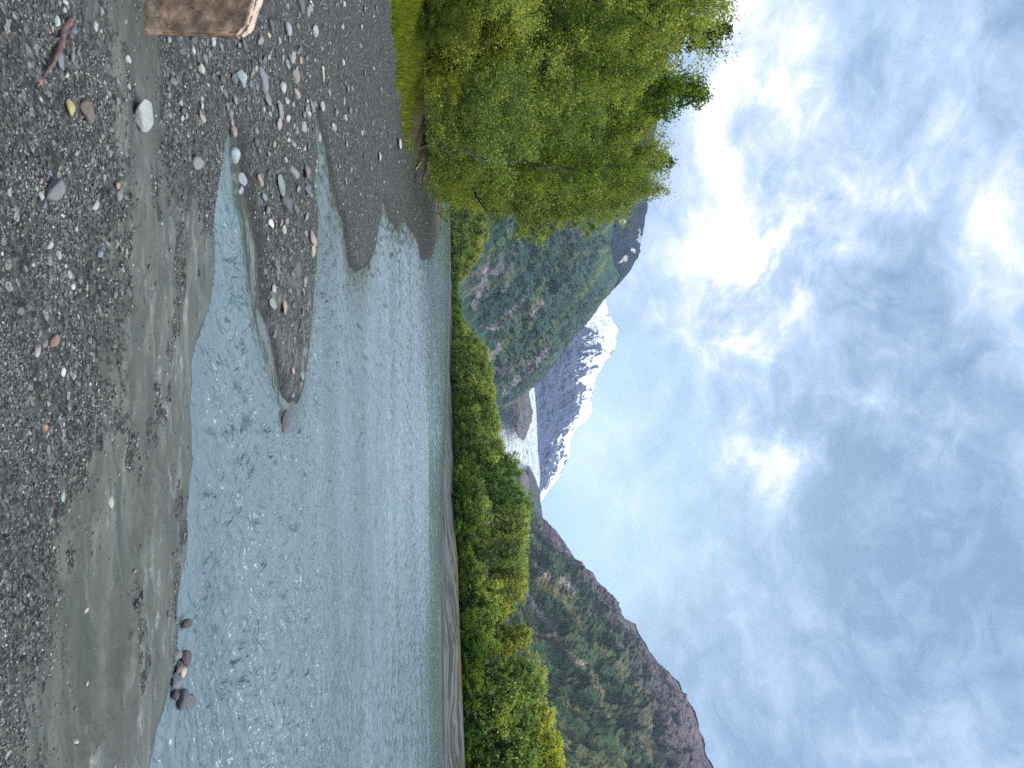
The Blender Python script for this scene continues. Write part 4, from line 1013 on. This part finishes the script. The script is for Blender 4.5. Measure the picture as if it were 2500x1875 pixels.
def big_boulder():
    # a thick slab: broad brown front face leaning back, pale narrow top edge slanting down to the right
    x0, y0, z0 = hit(352, 40)
    D = y0
    def w_(X, Y, dd=0): return at(np.array(float(X)), np.array(float(Y)), np.array(D+dd))
    fr = [w_(340, 66), w_(352, 79), w_(440, 72), w_(520, 66), w_(566, 62), w_(590, 30), w_(600, 0, .02), w_(612, -60, .04), w_(560, -190, .06), w_(380, -220, .03), w_(335, -150)]
    for p in fr[:2]+fr[9:]: p[2] = min(p[2], z0-.02)
    tk = [.30]*len(fr)
    V_ = []; 
    import bmesh
    bm = bmesh.new()
    f_ = [bm.verts.new(p) for p in fr]
    # lean back with height
    for v_ in f_: v_.co.y += (v_.co.z-z0)*.28
    b_ = [bm.verts.new((v_.co.x*1.0-(.03 if i < 8 else 0)+ (0.035 if 3 < i < 9 else 0), v_.co.y+.085, v_.co.z+(.004 if 3 < i < 9 else -.01))) for i, v_ in enumerate(f_)]
    bm.faces.new(f_); bm.faces.new(b_[::-1])
    for i in range(len(f_)):
        j = (i+1) % len(f_); bm.faces.new((f_[j], f_[i], b_[i], b_[j]))
    bmesh.ops.recalc_face_normals(bm, faces=bm.faces)
    bmesh.ops.bevel(bm, geom=list(bm.edges), offset=.012, segments=2, affect='EDGES')
    bmesh.ops.triangulate(bm, faces=bm.faces)
    for _ in range(5):
        es = [e for e in bm.edges if e.calc_length() > .022]
        if not es: break
        bmesh.ops.subdivide_edges(bm, edges=es, cuts=1, use_grid_fill=False)
        bmesh.ops.triangulate(bm, faces=[f for f in bm.faces if len(f.verts) > 3])
    c0 = Vector((x0-.15, y0+.1, z0))
    V_ = np.array([v_.co[:] for v_ in bm.verts]); F_ = np.array([[v_.index for v_ in f.verts] for f in bm.faces])
    bm.normal_update(); N_ = np.array([v_.normal[:] for v_ in bm.verts]); bm.free()
    d = fbm(V_[:, 0]*9+V_[:, 1]*5, V_[:, 2]*9+V_[:, 1]*4, 5, 700)*.010+pn(V_[:, 0]*3, V_[:, 2]*3, 701)*.015
    V_ = V_+N_*d[:, None]
    rimv = sst(.35, .7, N_[:, 2])
    o = link('boulder', np_mesh('boulder', V_-np.array(c0), F_, True, {'rim': rimv}, mats=[mt]), loc=c0)
    tag(o, 'large flat faced rust brown boulder with a pale edge, cut off by the frame', 'boulder')
big_boulder()

# ------------------------------------------------------------------ driftwood
mt, n = material('weathered_red_brown_wood')
tcn = n.node('ShaderNodeTexCoord').outputs['Object']
w1 = n.noise(n.mapping(tcn, (3, 30, 30), (0, 0, .6)), 2, 5, .65)
c = n.ramp(w1, [(.3, (.035, .020, .024)), (.55, (.10, .055, .055)), (.75, (.24, .16, .14))])
finish(n, c, .75, n.bump(w1, .6, .006))
wood = mt
p1 = hit(95, 190); p2 = hit(168, 45)
pts = [np.array([p1[0]+(p2[0]-p1[0])*q, p1[1]+(p2[1]-p1[1])*q, p1[2]+(p2[2]-p1[2])*q+.014+.014*math.sin(q*5)]) for q in np.linspace(0, 1, 6)]
pts[-1][2] += .02
P = np.array(pts); qq = np.linspace(0, 1, 28); q6 = np.linspace(0, 1, 6)
PP = np.stack([np.interp(qq, q6, P[:, j]) for j in range(3)], -1)+np.cumsum(rng.normal(size=(28, 3)), 0)*.0009
rr = .8*np.interp(qq, [0, .08, .3, .6, .8, .95, 1], [.002, .008, .013, .019, .015, .017, .010])*(1+.12*np.sin(qq*37))
kn = PP[17]; kid = np.stack([kn, kn+[.01, .01, .02], kn+[.018, .016, .034]])
Vt, Ft = tubes([(PP, rr), (kid, np.array([.010, .008, .006]))])
o = link('driftwood_stick', np_mesh('driftwood_stick', Vt-PP[0], Ft, True, mats=[wood]), loc=tuple(PP[0]))
tag(o, 'dark reddish driftwood stick lying slantwise on the foreground gravel', 'driftwood')
mt, n = material('bleached_wood')
w1 = n.noise(n.mapping(n.node('ShaderNodeTexCoord').outputs['Object'], (4, 30, 30)), 2, 4)
finish(n, n.ramp(w1, [(.3, (.22, .20, .17)), (.7, (.45, .42, .37))]), .8)
bleached = mt
def lying(X1, Y1, X2, Y2, r0, label, k=0):
    a_ = np.array(hit(X1, Y1)); b_ = np.array(hit(X2, Y2)); q = np.linspace(0, 1, 10)[:, None]
    P_ = a_*(1-q)+b_*q; P_[:, 2] = np.array([float(ground_h(p[:1], p[1:2])[0]) for p in P_])+r0*.8
    Vt, Ft = tubes([(P_-P_[0], r0*(1-.5*q[:, 0]))])
    o = link('driftwood_branch', np_mesh('driftwood_branch', Vt, Ft, True, mats=[bleached]), loc=tuple(P_[0]))
    tag(o, label, 'driftwood')
lying(784, 160, 787, 198, .02, 'thin bleached branch lying on the gravel beyond the second inlet')
lying(752, 0, 762, 14, .015, 'short white twig on the cobbles at the frame edge')
lying(1040, 415, 1060, 395, .05, 'grey weathered branch at the bank foot near the river end of the grove')

# ------------------------------------------------------------------ grass on the bank
def grass(N, seed):
    r = np.random.default_rng(seed)
    X = r.uniform(930, 1060, N*3); Y = r.uniform(-150, 420, N*3)
    P = onz(X, Y, .5); x, y = P[:, 0], P[:, 1]
    db_ = sdist(x, y, BANK); so = sst(-1.0, 0, db_)*sst(6, 3, db_)*sst(22.5, 26, y)
    dens_ = sst(-.8, .6, db_+pn(x*.7, y*.7, 81)*.9)*(1-so*.93)
    keep = (r.uniform(0, 1, len(x)) < dens_) & (y < 45)
    x, y = x[keep][:N], y[keep][:N]; h = ground_h(x, y); n_ = len(x)
    a_ = r.uniform(0, 6.28, n_); L = r.uniform(.06, .22, n_)*(.6+.8*sst(-.3, .5, pn(x*.8, y*.8, 5)))
    bx = np.stack([np.cos(a_), np.sin(a_), 0*a_], -1)*r.uniform(.008, .02, n_)[:, None]
    lean = r.normal(size=(n_, 3))*.35; lean[:, 2] = 1
    b0 = np.stack([x, y, h-.01], -1)
    V_ = np.stack([b0-bx, b0+bx, b0+lean*L[:, None]], 1).reshape(-1, 3)
    t_ = np.clip(.55+r.normal(size=n_)*.2, 0, 1); 
    return V_, np.arange(3*n_).reshape(-1, 3), np.repeat(np.repeat(t_[:, None], 3, 1), 3, 0)
V_, F_, T_ = grass(60000, 9)
o = link('grass', np_mesh('grass', V_, F_, False, colattr=T_, mats=[leaf_mat])); o.color = (.75, .72, .55, 1)
tag(o, 'short bright grass strip along the top of the left bank', 'grass', kind='stuff')

# ------------------------------------------------------------------ haze
bm_v = [(-6500, -60, -3), (9000, -60, -3), (9000, 7600, -3), (-6500, 7600, -3), (-6500, -60, 1900), (9000, -60, 1900), (9000, 7600, 1900), (-6500, 7600, 1900)]
me = bpy.data.meshes.new('haze')
me.from_pydata(bm_v, [], [(0, 3, 2, 1), (4, 5, 6, 7), (0, 1, 5, 4), (1, 2, 6, 5), (2, 3, 7, 6), (3, 0, 4, 7)])
mt = bpy.data.materials.new('valley_haze'); mt.use_nodes = True; nt = NT(mt.node_tree)
pv = nt.node('ShaderNodeVolumePrincipled'); pv.inputs['Color'].default_value = (.62, .78, 1, 1); pv.inputs['Density'].default_value = 5.4e-5; pv.inputs['Anisotropy'].default_value = .2
oo = nt.node('ShaderNodeOutputMaterial'); nt.l.new(pv.outputs[0], oo.inputs['Volume'])
me.materials.append(mt); tag(link('haze', me), kind='stuff')
